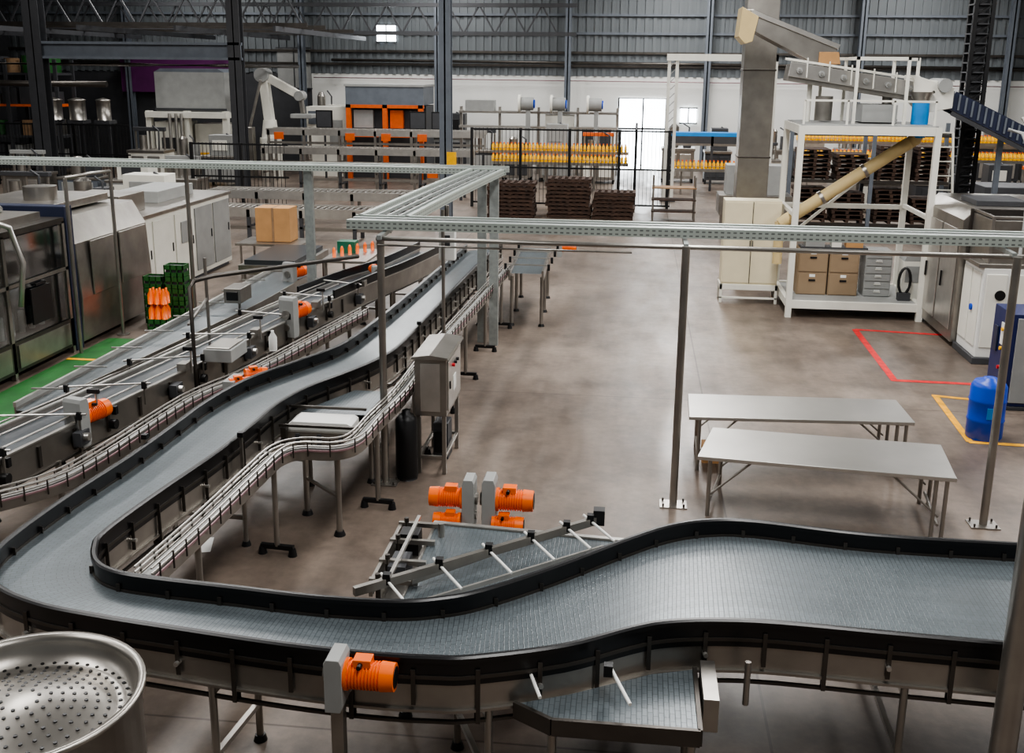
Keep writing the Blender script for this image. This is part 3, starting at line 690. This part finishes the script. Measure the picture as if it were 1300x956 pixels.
for t in (.33,.66):
    x=3.1+2.5*t;z=1.85+1.75*t;m.cyl((x-.03,22.9,z-.02),(x+.03,22.9,z+.02),.15,'steel',20)
m.cyl((3.1,22.9,1.0),(3.1,22.9,1.9),.1,'beige',14);m.build('discharge_pipe')
m=M();m.cyl((5.75,22.9,3.98),(5.75,22.9,4.4),.17,'cyan',20);m.cyl((5.75,22.9,4.4),(5.75,22.9,4.62),.14,'steel',20,.22);m.cyl((5.75,22.9,3.7),(5.75,22.9,3.98),.14,'cyan',20,.17);m.build('blue_valve_sleeve')
m=M()
for x in (6.15,6.5): m.bar((x,23.1,3.8),(x+.25,22.75,0),.04,.05,'white')
for k in range(13):
    t=k/13;m.cyl((6.15+.25*t,23.1-.35*t,3.8-3.8*t),(6.5+.25*t,23.1-.35*t,3.8-3.8*t),.015,'white',8)
m.build('access_ladder')
m=M()
for x in (7.05,7.4):
    for y in (24.4,24.8): m.box(x-.04,x+.04,y-.04,y+.04,0,ZC-.02,'black')
z=.2
while z<ZC-.3:
    m.bar((7.05,24.4,z),(7.4,24.4,z+.2),.04,.04,'black');m.bar((7.05,24.8,z),(7.4,24.8,z+.2),.04,.04,'black');m.box(7.0,7.45,24.38,24.82,z,z+.03,'dgrey');z+=.2
m.box(7.12,7.33,24.5,24.7,0,ZC-.02,'dgrey');m.build('cable_chain_mast')
# ------------------------------------------------------------------ left machines
m=M()
X0,X1,Y0,Y1=-12.6,-9.85,11.6,17.3
m.box(X0,X1,Y0,Y1,.12,.62,'steel_dark');m.box(X0,X1,Y0,Y1,2.32,2.42,'steel_dark')
m.box(X0+.3,X1-.25,Y0+.3,Y1-.3,2.42,2.55,'steel')
for y in (Y0,13.5,15.4,Y1-.08):
    m.box(X1-.08,X1,y,y+.08,0,2.35,'steel');m.box(X0,X0+.08,y,y+.08,0,2.35,'steel')
m.box(X1-.06,X1,Y0,Y1,1.5,1.56,'steel')
for a,b in ((Y0+.1,13.48),(13.6,15.38),(15.5,Y1-.1)):
    m.box(X1-.03,X1-.02,a,b,.64,1.48,'glass');m.box(X1-.03,X1-.02,a,b,1.58,2.3,'glass');m.box(X1,X1+.03,(a+b)/2-.15,(a+b)/2+.15,1.42,1.46,'black')
    m.box(X1,X1+.02,a+.05,b-.05,.18,.56,'steel')
m.cyl((-11.3,14.4,.62),(-11.3,14.4,1.3),.9,'steel',32);m.cyl((-11.3,14.4,1.3),(-11.3,14.4,2.1),.75,'steel_dark',32)
for k in range(20):
    t=2*math.pi*k/20;m.cyl((-11.3+.85*math.cos(t),14.4+.85*math.sin(t),.9),(-11.3+.85*math.cos(t),14.4+.85*math.sin(t),2.0),.05,'steel_bright',8)
m.cyl((-10.6,16.4,.62),(-10.6,16.4,1.5),.35,'steel_bright',24);m.cyl((-10.5,12.6,.62),(-10.5,12.6,1.3),.4,'steel_dark',24)
for k in range(5): m.cyl((-10.15,15.6+.3*k,.62),(-10.15,15.6+.3*k,1.0),.05,'plate_white',10);m.cyl((-10.2,13.7+.3*k,.62),(-10.2,13.7+.3*k,.95),.05,'orange' if k%2 else 'steel_bright',10)
m.tube([(-9.75,15.6,1.2),(-9.7,15.7,1.9),(-9.75,15.5,2.5),(-9.95,15.1,2.7),(-10.5,14.9,2.7)],.045,'steel_bright',8)
m.box(-10.1,-9.83,13.9,14.3,.1,.5,'dgrey');m.box(-9.83,-9.8,16,16.6,.8,1.4,'black')
for k in range(6): m.cyl((-12+.35*k,12.2,2.55),(-12+.35*k,12.2,2.75),.06,'steel_bright',10)
m.tube([(-12.3,12.8,2.6),(-11.2,13.1,2.95),(-10.6,15,2.9),(-10.7,16.8,2.6)],.06,'steel_bright',10)
m.tube([(-12.3,13.6,2.6),(-11.6,14.1,2.85),(-11.2,16,2.8)],.04,'steel_dark',8)
m.build('bottle_filling_machine')
m=M()
m.box(-12.6,-9.85,17.35,17.6,.0,2.6,'bandblue')
m.prism([(-12.6,.1),(-9.85,.1),(-9.8,.9),(-9.85,1.9),(-10.1,2.35),(-12.6,2.4)],17.6,20.4,'steel')
m.box(-9.8,-9.77,18.0,19.0,.9,1.9,'steel');m.box(-9.8,-9.77,19.1,20.2,.9,1.9,'steel')
m.box(-12.2,-10.4,18.0,20.0,2.4,2.55,'steel')
m.cyl((-11,18.6,2.5),(-11,18.6,2.8),.3,'steel',20)
m.build('filler_enclosure',.015)
m=M()
m.box(-12.4,-10.4,20.6,26.3,0.08,1.8,'white');m.box(-12.45,-10.35,20.55,26.35,1.8,1.88,'steel')
for k in range(5):
    y=20.7+k*1.12;m.box(-10.4,-10.37,y,y+1.04,.2,1.7,'white' if k<3 else 'greyp');m.box(-10.37,-10.35,y+.9,y+.94,.9,1.1,'black')
m.box(-12.3,-10.45,20.7,26.2,0,.08,'dgrey');m.box(-10.36,-10.34,23.2,23.8,1.0,1.5,'greyp')
m.box(-12,-10.8,21.2,22.4,1.88,2.3,'steel');m.box(-12,-11,23.5,25.5,1.88,2.15,'greyp')
m.build('control_cabinet_row',.01)
m=M()
for x,y in ((-9.7,17.2),(-9.6,18.6)):
    m.cyl((x,y,0),(x,y,3.1),.035,'steel',8)
m.cyl((-9.6,18.6,0),(-9.6,18.6,.02),.12,'steel',12)
m.tube([(-9.7,17.2,3.1),(-9.65,18,3.12),(-9.6,18.6,3.1)],.03,'steel',8);m.build('service_pipes')
def crates(name,x,y,n,mat,bottles=None):
    m=M()
    for k in range(n):
        z=k*.24
        m.box(x-.2,x+.2,y-.15,y+.15,z,z+.02,mat)
        for a in (-.2,.18): m.box(x+a,x+a+.02,y-.15,y+.15,z+.02,z+.08,mat);m.box(x+a,x+a+.02,y-.15,y+.15,z+.14,z+.23,mat)
        for b in (-.15,.13): m.box(x-.2,x+.2,y+b,y+b+.02,z+.02,z+.08,mat);m.box(x-.2,x+.2,y+b,y+b+.02,z+.14,z+.23,mat)
        for a in (-.2,-.07,.06,.18): 
            m.box(x+a,x+a+.02,y-.15,y-.13,z,z+.23,mat);m.box(x+a,x+a+.02,y+.13,y+.15,z,z+.23,mat)
        m.box(x-.17,x+.17,y-.12,y+.12,z+.02,z+.2,'dgrey')
    if bottles:
        for i in range(3):
            for j in range(2):
                for L in range(2):
                    m.lathe((x-.13+.13*i,y-.06+.13*j,n*.24+L*.3-.02),[(0,0),(.06,0),(.06,.19),(.022,.26),(.022,.3),(0,.3)],bottles,10)
    m.build(name)
crates('bottle_crate_stack',-9.08,19.1,1,'green','orange')
crates('bottle_crate_stack',-8.95,19.7,5,'green');crates('bottle_crate_stack',-9.4,19.7,4,'green')
m=M();m.box(-9.4,-7.8,24.0,25.1,.85,.9,'steel')
for x in (-9.3,-7.9):
    for y in (24.1,25): m.cyl((x,y,0),(x,y,.85),.03,'steel',8)
m.build('work_table');m=M();m.box(-9.0,-8.15,24.35,24.95,.905,1.72,'card');m.box(-8.6,-8.54,24.34,24.96,.905,1.725,'woodl');m.build('cardboard_box',.01)
m=M()
m.box(-8.3,-7.0,21.3,23.6,.7,.9,'steel');m.box(-8.2,-7.1,21.4,23.5,.9,1.0,'beltdark')
for x in (-8.2,-7.1):
    for y in (21.4,23.5): foot(m,x,y,.7,.03)
m.box(-6.6,-5.6,21.6,23.2,.95,1.0,'steel')
for x in (-6.5,-5.7):
    for y in (21.7,23.1): foot(m,x,y,.95,.03)
for k in range(6): m.lathe((-6.4+.12*k,22.0+.2*k,1.0),[(0,0),(.04,0),(.04,.16),(.015,.22),(0,.22)],'orange',8)
m.box(-6.5,-6.1,22.6,22.9,1.0,1.25,'teal')
m.build('sorting_table')
m=M();m.lathe((-5.15,14.4,.98),[(0,0),(.055,0),(.06,.02),(.06,.2),(.02,.27),(.02,.3),(0,.3)],'plate_white',16);m.build('white_bottle')
m=M();m.box(-5.75,-5.35,13.3,13.9,1.08,1.26,'greyp');m.box(-5.72,-5.38,13.33,13.87,1.26,1.28,'steel');m.bar((-5.55,13.6,0),(-5.55,13.6,1.1),.05,.05,'steel');m.build('sensor_housing',.01)
m=M();m.box(-6.75,-6.45,16.6,17.1,1.15,1.4,'steel');m.box(-6.7,-6.5,16.58,16.6,1.2,1.35,'black');m.bar((-6.6,16.9,0),(-6.6,16.9,1.15),.04,.04,'steel');m.build('sensor_housing',.01)
for (x,y) in ((-3.93,9.9),(-4.87,9.7),(-3.1,15.0)):
    m=M();m.box(x-.015,x+.015,y-.015,y+.015,.8,1.32,'steel');m.box(x-.03,x+.03,y-.03,y+.03,1.3,1.35,'black');m.build('photocell_bracket')
# hopper
m=M()
m.lathe((-3.3,4.86,0),[(0,.35),(.5,.4),(.64,.6),(.64,1.56),(.67,1.57),(.67,1.6),(.63,1.6),(.62,1.56),(.59,1.44),(.5,1.44),(.35,1.49),(.15,1.55),(.0,1.57)],'steel',56)
for t in (0,90,180,270): foot(m,-3.3+.53*math.cos(R(t+45)),4.86+.53*math.sin(R(t+45)),.6,.035)
def hz(r):
    P=((0,1.57),(.15,1.55),(.35,1.49),(.5,1.44),(.6,1.44))
    for (a,za),(b,zb) in zip(P,P[1:]):
        if r<=b: return za+(zb-za)*(r-a)/(b-a)
    return 1.44
for r in (.1,.16,.22,.28,.34,.4,.46,.52,.57):
    nn=int(r*90)
    for k in range(nn):
        t=2*math.pi*(k+.5*(int(r*100)%4==0))/nn;cx=-3.3+r*math.cos(t);cy=4.86+r*math.sin(t);m.cyl((cx,cy,hz(r)-.03),(cx,cy,hz(r)+.005),.012,'black',6)
m.build('cap_hopper')
# ------------------------------------------------------------------ background
def fence(name,x0,x1,y,h,step=1.8,mat='black'):
    m=M();x=x0
    while x<=x1+.01:
        m.box(x-.05,x+.05,y-.05,y+.05,0,h,mat);x+=step
    for z in (.15,h/2,h-.08): m.box(x0,x1,y-.02,y+.02,z,z+.06,mat)
    x=x0
    while x<x1: m.box(x-.008,x+.008,y-.008,y+.008,.15,h,mat);x+=.14
    m.build(name)
fence('safety_fence',-6.0,1.3,39,2.9)
fence('safety_fence',-27,-21,42.6,2.6)
fence('safety_fence',-15.5,-12,36,2.4)
m=M()
for a in range(4): m.box(-.05,.05,39.2+a*1.7,39.3+a*1.7,0,2.9,'black')
m.box(-.03,.03,39.2,44.3,2.82,2.9,'black');m.box(-.03,.03,39.2,44.3,1.4,1.46,'black');m.build('safety_fence')
def pallets(x,y,n,w=1.35,mat='wood'):
    m=M()
    for k in range(n):
        z=k*.135;jx=random.uniform(-.06,.06);jy=random.uniform(-.05,.05)
        for s in (-.5,-.04,.42): m.box(x+jx-w/2,x+jx+w/2,y+jy+s,y+jy+s+.09,z+.02,z+.11,mat)
        for i in range(7):
            xx=x+jx-w/2+i*(w-.11)/6;m.box(xx,xx+.11,y+jy-.52,y+jy+.52,z+.11,z+.13,mat)
        for i in (0,3,6):
            xx=x+jx-w/2+i*(w-.11)/6;m.box(xx,xx+.11,y+jy-.52,y+jy+.52,z,z+.02,mat)
    m.build('pallet_stack')
pallets(-4.2,36.6,9,1.6);pallets(-2.25,37.0,10,1.5);pallets(-.7,36.8,7,1.4)
m=M();m.box(.6,2.1,36.3,37,1.1,1.14,'woodl')
for x in (.65,2.05):
    for y in (36.35,36.95): m.cyl((x,y,0),(x,y,1.5),.03,'steel',8)
for z in (.3,.7): m.box(.6,2.1,36.3,37,z,z+.03,'wood')
m.build('storage_cart')
def bottles(name,x0,x1,y,z,rows=2,pitch=.16,h=.33):
    m=M();m.box(x0,x1,y-.25,y+.25,z-.12,z,'steel');x=x0
    while x<x1:
        for r in range(rows):
            m.lathe((x,y-.15+r*.2,z),[(.055,0),(.057,.02),(.057,h*.6),(.022,h*.85),(.022,h*.88)],'juice',8);m.cyl((x,y-.15+r*.2,z+h*.88),(x,y-.15+r*.2,z+h),.026,'orange',6)
        x+=pitch
    m.box(x0,x1,y-.28,y-.26,z+.1,z+.12,'steel_bright')
    x=x0+.3
    while x<x1: m.cyl((x,y,0),(x,y,z-.1),.04,'steel',8);x+=2
    m.build(name)
bottles('juice_bottle_line',-6.0,-.3,45.0,1.2);bottles('juice_bottle_line',-6.2,-.3,46.5,1.55)
bottles('juice_bottle_line',1.6,5.5,44.4,1.1);bottles('juice_bottle_line',7,20,46.5,1.5);bottles('juice_bottle_line',7,20,48,2.1)
m=M();m.box(1.4,5.2,46,46.8,2.3,2.45,'cyan');m.box(1.4,5.2,46,46.8,1.9,2.0,'steel');m.box(1.4,5.2,46,46.1,2.0,2.3,'dgrey')
for x in (1.5,3.2,5): m.box(x-.05,x+.05,46,46.1,0,2.3,'dgrey')
m.build('blue_belt_conveyor')
def rollerline(x0,x1,y,z,mat='steel',ac=None):
    m=M();m.box(x0,x1,y-.5,y-.44,z-.22,z+.06,'steel_bright');m.box(x0,x1,y+.44,y+.5,z-.12,z+.06,'steel_bright');x=x0
    while x<x1: m.cyl((x,y-.44,z),(x,y+.44,z),.035,'steel',6);x+=.18
    m.box(x0,x1,y-.42,y-.4,z-.6,z-.5,'steel')
    x=x0+.1
    while x<x1:
        m.box(x-.05,x+.05,y-.5,y-.4,0,z,mat);m.box(x-.05,x+.05,y+.4,y+.5,0,z,mat);m.box(x-.04,x+.04,y-.5,y+.5,z*.4,z*.4+.06,mat)
        if ac and random.random()<.5: m.box(x+.3,x+.7,y-.6,y-.5,z-.4,z-.1,ac)
        x+=1.6
    m.build('roller_conveyor')
rollerline(-16.2,-6.5,46.2,2.3,'steel','orange_dull');rollerline(-15.5,-6.5,43.5,1.7,'steel');rollerline(-13.2,-6.3,41.2,1.25,'dgrey','orange_dull');rollerline(-14,-6.6,34,1.0,'steel');rollerline(-13,-7,30.5,.9,'dgrey')
def machine(x,y,w,d,h,c1,c2,c3,k):
    m=M();m.box(x-w/2,x+w/2,y-d/2,y+d/2,.18,h*.55,c1);m.box(x-w/2-.04,x+w/2+.04,y-d/2-.04,y+d/2+.04,h*.55,h*.6,'steel')
    for a in (-.46,.46):
        for b in (-.44,.44): m.box(x+w*a-.05,x+w*a+.05,y+d*b-.05,y+d*b+.05,0,.18,'black')
    m.box(x-w*.4,x-w*.05,y-d/2-.03,y-d/2,.3,h*.5,c2);m.box(x+w*.05,x+w*.4,y-d/2-.03,y-d/2,.3,h*.5,c2)
    if k%3==0:
        m.box(x-w*.3,x+w*.35,y-d*.35,y+d*.35,h*.6,h,c2);m.box(x-w*.2,x+w*.2,y-d*.38,y-d*.35,h*.7,h*.9,c3)
    elif k%3==1:
        for a in (-.4,0,.4): m.box(x+w*a-.04,x+w*a+.04,y-.04,y+.04,h*.6,h,'steel')
        m.box(x-w*.45,x+w*.45,y-.1,y+.1,h*.93,h,c3);m.cyl((x-w*.2,y,h*.6),(x-w*.2,y,h*.85),w*.1,'steel',14)
    else:
        m.cyl((x-w*.15,y,h*.6),(x-w*.15,y,h*.95),w*.16,'steel',18);m.cyl((x-w*.15,y,h*.95),(x-w*.15,y,h),w*.16,'steel',18,.1)
        m.box(x+w*.15,x+w*.4,y-d*.3,y+d*.2,h*.6,h*.85,c3)
    m.tube([(x+w*.3,y-d*.2,h*.6),(x+w*.32,y-d*.2,h*.95),(x+w*.1,y,h*1.02)],.04,'dgrey',6)
    m.build('process_machine',.02)
random.seed(11)
C1=['steel','greyp','white','dgrey','steel','bluegrey'];C2=['dgrey','steel_bright','greyp','white'];C3=['orange_dull','dgrey','greyp','dgrey','black','white']
k=0
for (x0,x1,y,hh) in ((-15.5,-9,53.6,2.8),(-7.5,-1.5,48.8,2.3),(1.2,5,49.5,2.4),(6,19,52,3.0),(-29,-24,36,2.0),(-21.8,-17.0,44.3,2.4),(8,18,40,2.0),(-19,-14.5,30,1.8),(-22.5,-16.5,36.5,2.0),(-15.6,-13.8,50.9,3.4)):
    x=x0
    while x<x1:
        w=random.uniform(1.1,2.0);machine(x+w/2,y+random.uniform(-.3,.3),w,1.1,hh*random.uniform(.75,1.15),random.choice(C1),random.choice(C2),random.choice(C3),k);k+=1;x+=w+random.uniform(.15,.5)
m=M()
m.box(-21.9,-18.6,47.3,49.5,2.9,4.7,'greyp');m.prism([(-21.9,4.7),(-18.6,4.7),(-18.9,4.85),(-21.6,4.85)],47.3,49.5,'bluegrey')
m.box(-21.95,-18.55,47.25,47.3,3.0,3.1,'dgrey')
for x in (-22,-20.2,-18.4): m.box(x-.12,x+.12,46.6,46.9,0,3.0,'white')
m.box(-22.1,-18.3,46.5,47.2,2.7,2.95,'white');m.box(-21.8,-20.5,46.8,48.5,0,2.5,'white');m.box(-20.2,-18.5,47.5,49,.2,2.4,'white')
for x in (-20.9,-20.6,-20.35): m.cyl((x,46.4,.3),(x,46.4,2.9),.07,'steel_bright',10)
m.box(-21.5,-20.8,46.75,46.8,1.2,1.8,'dgrey');m.box(-20,-18.6,47.45,47.5,.5,1.1,'yellow')
m.build('palletizer')
m=M()
m.cyl((-16.8,48,0),(-16.8,48,1.8),.5,'white',20);m.cyl((-16.8,48,1.8),(-16.8,48,2.6),.4,'white',20,.3)
m.bar((-16.8,48,2.5),(-17.0,48,4.6),.4,.45,'white');m.cyl((-17,47.6,4.6),(-17,48.4,4.6),.32,'greyp',16)
m.bar((-17,48,4.6),(-15.3,48,3.7),.32,.36,'white');m.cyl((-15.3,47.7,3.7),(-15.3,48.3,3.7),.22,'greyp',16);m.bar((-15.3,48,3.7),(-15.2,48,2.9),.2,.2,'steel')
m.box(-15.7,-14.7,47.6,48.4,2.7,2.9,'greyp');m.bar((-17.6,47.5,2.2),(-17.0,47.6,4.4),.12,.12,'steel');m.box(-17.8,-17.4,47.3,47.7,0,2.3,'steel')
m.build('robot_palletizer_arm',.03)
m=M()
m.box(-13.2,-9.6,48,50.5,3.35,4.2,'bluegrey');m.box(-13.25,-9.55,47.95,50.5,4.15,4.25,'greyp')
for x in (-13.2,-11.5,-9.85): m.box(x,x+.22,48,48.2,0,3.35,'orange_dull')
m.box(-13.2,-9.6,48,48.2,1.9,2.2,'orange_dull');m.box(-13.2,-9.6,48,48.2,3.2,3.35,'orange_dull');m.box(-13.2,-9.6,48.6,50.5,0,3.3,'dgrey')
m.box(-12.9,-12.0,48.25,48.5,2.3,3.1,'greyp');m.box(-11.2,-10.6,48.25,48.5,2.3,3.1,'orange_dull')
m.build('wrapping_booth')
m=M()
for x in (-10.1,-9.1,-14.4): m.box(x,x+.75,47.3,47.4,2.3,3.1,'black');m.box(x+.05,x+.7,47.28,47.3,2.36,3.04,'dgrey');m.box(x+.33,x+.42,47.35,47.4,0,2.3,'dgrey')
m.box(-15.3,-13.4,48.8,50,0,3.2,'white');m.box(-15.2,-14.6,48.75,48.8,2.4,3.0,'bluegrey');m.box(-14.2,-13.6,48.75,48.8,1.2,2.6,'greyp')
m.build('control_station')
for x in (-5.1,-3.6,-1.9):
    m=M();m.cyl((x-.35,50.5,3.4),(x+.25,50.5,3.4),.3,'greyp',20);m.cyl((x-.45,50.5,3.4),(x-.35,50.5,3.4),.42,'white',20);m.cyl((x+.25,50.5,3.4),(x+.32,50.5,3.4),.2,'blue',16);m.box(x-.1,x+.1,50.4,50.6,0,3.1,'greyp')
    m.build('blower_fan')
m=M()
for i in range(5):
    x=-8.6+i*1.9;m.box(x,x+.12,52,52.2,0,3.2,'steel')
m.box(-8.6,-.9,51.7,52.5,2.9,3.0,'steel');m.box(-8.6,-.9,51.7,52.5,2.2,2.3,'steel_bright');m.box(-8.3,-6.9,51.8,52.6,3.0,3.5,'greyp');m.box(-4.4,-3.0,51.8,52.6,2.3,2.85,'white');m.box(-2.6,-1.2,51.6,52.6,.2,2.2,'dgrey')
m.build('air_conveyor')
m=M()
for x in (1.15,1.45): m.box(x-.06,x+.06,42,42.12,0,5.6,'white')
m.box(1.0,1.6,41.9,42.2,0,.1,'dgrey');z=.3
while z<5.2: m.bar((1.15,42.06,z),(1.45,42.06,z+.3),.03,.03,'greyp');z+=.3
m.box(1.05,5.2,41.95,42.15,5.35,5.6,'white');m.box(5.0,5.2,41.95,42.15,0,5.6,'white')
m.build('gantry_frame')
m=M()
for x in (5.0,7.6,10.2):
    for y in (35.5,36.9): m.box(x-.06,x+.06,y-.05,y+.05,0,3.4,'bluegrey')
for z in (.1,1.5,3.0): m.box(5,10.2,35.5,35.58,z,z+.1,'steel_dark');m.box(5,10.2,36.85,36.93,z,z+.1,'steel_dark')
for (x,z,n) in ((5.8,.2,8),(7.0,.2,7),(8.3,.2,8),(9.5,.2,6),(5.8,1.6,7),(7.0,1.6,6),(8.3,1.6,8),(9.5,1.6,8)):
    for k in range(n):
        zz=z+k*.14;j=random.uniform(-.04,.04)
        m.box(x-.5+j,x+.5+j,35.6,36.7,zz+.09,zz+.12,'wood')
        for s in (-.5,-.05,.4): m.box(x+s+j,x+s+.1+j,35.6,36.7,zz,zz+.09,'wood')
m.build('pallet_rack')
m=M();m.box(2.6,4.8,33,34.2,.7,1.3,'steel');m.box(2.8,4.6,33.2,34,1.3,2.2,'greyp')
for x in (2.7,4.7): m.box(x-.05,x+.05,33.1,33.2,0,.7,'steel')
m.box(3.2,3.6,33.18,33.2,1.5,1.9,'dgrey');m.build('inspection_machine',.02)
m=M();m.box(9,13,30,32,.1,1.4,'steel');m.box(9.5,11.2,30.2,31.6,1.4,2.0,'dgrey');m.box(11.8,12.8,30.4,31.4,1.4,2.2,'bluegrey')
for x in (9.1,12.8): m.box(x,x+.1,30.1,31.9,0,.1,'black')
m.build('labelling_machine',.02)
m=M()
for x in (-31,-28.6,-26.2):
    for y in (46.5,48): m.box(x-.08,x+.08,y-.05,y+.05,0,5.2,'dgrey')
for z in (.3,1.7,3.1,4.5):
    m.box(-31,-26.2,46.5,48,z,z+.1,'orange_dull' if z==3.1 else 'dgrey')
    x=-30.7
    while x<-26.6:
        c=random.choice(['green','woodl','greyp','wood','dgrey','steel']);h=random.uniform(.4,1.0)
        if random.random()<.4: m.cyl((x+.35,47.2,z+.1),(x+.35,47.2,z+.1+h),.33,c,12)
        else: m.box(x,x+.7,46.7,47.8,z+.1,z+.1+h,c)
        x+=.85
m.build('storage_rack')
for x,r in ((-24.2,.35),(-23.0,.3),(-25.4,.45)):
    m=M();m.lathe((x,44.5,2.65),[(0,0),(r,0),(r,.8),(r*1.1,.85),(r*.9,.88),(0,.95)],'steel',20);m.box(x-.35,x+.35,44.2,44.9,2.5,2.65,'dgrey')
    for a in (-.3,.3): m.box(x+a-.03,x+a+.03,44.3,44.36,0,2.5,'dgrey')
    m.build('steel_vat')
m=M();m.box(-4.95,-4.7,27.8,27.84,2.45,2.85,'yellow');m.build('warning_sign')
# ------------------------------------------------------------------ lights
def area(x,y,sx,sy,p,z=10.6,col=(1,.985,.965)):
    l=bpy.data.lights.new('skylight','AREA');l.shape='RECTANGLE';l.size=sx;l.size_y=sy;l.energy=p;l.color=col
    o=bpy.data.objects.new('skylight_lamp',l);o.location=(x,y,z);bpy.context.collection.objects.link(o)
for x in (-22,-10,2,13):
    for y in (4,16,28,42,51):
        area(x,y,1.8,8 if y<50 else 4,{4:680,16:900,28:870,42:850,51:620}[y]*{-22:.65,-10:.9,2:1.1,13:.9}[x])
w=bpy.data.worlds.new('world');bpy.context.scene.world=w;w.use_nodes=True
w.node_tree.nodes['Background'].inputs[0].default_value=(.7,.75,.8,1);w.node_tree.nodes['Background'].inputs[1].default_value=.3
vs=bpy.context.scene.view_settings
try:
    vs.view_transform='AgX';vs.look='AgX - Medium High Contrast';vs.exposure=.32
except Exception as e: pass
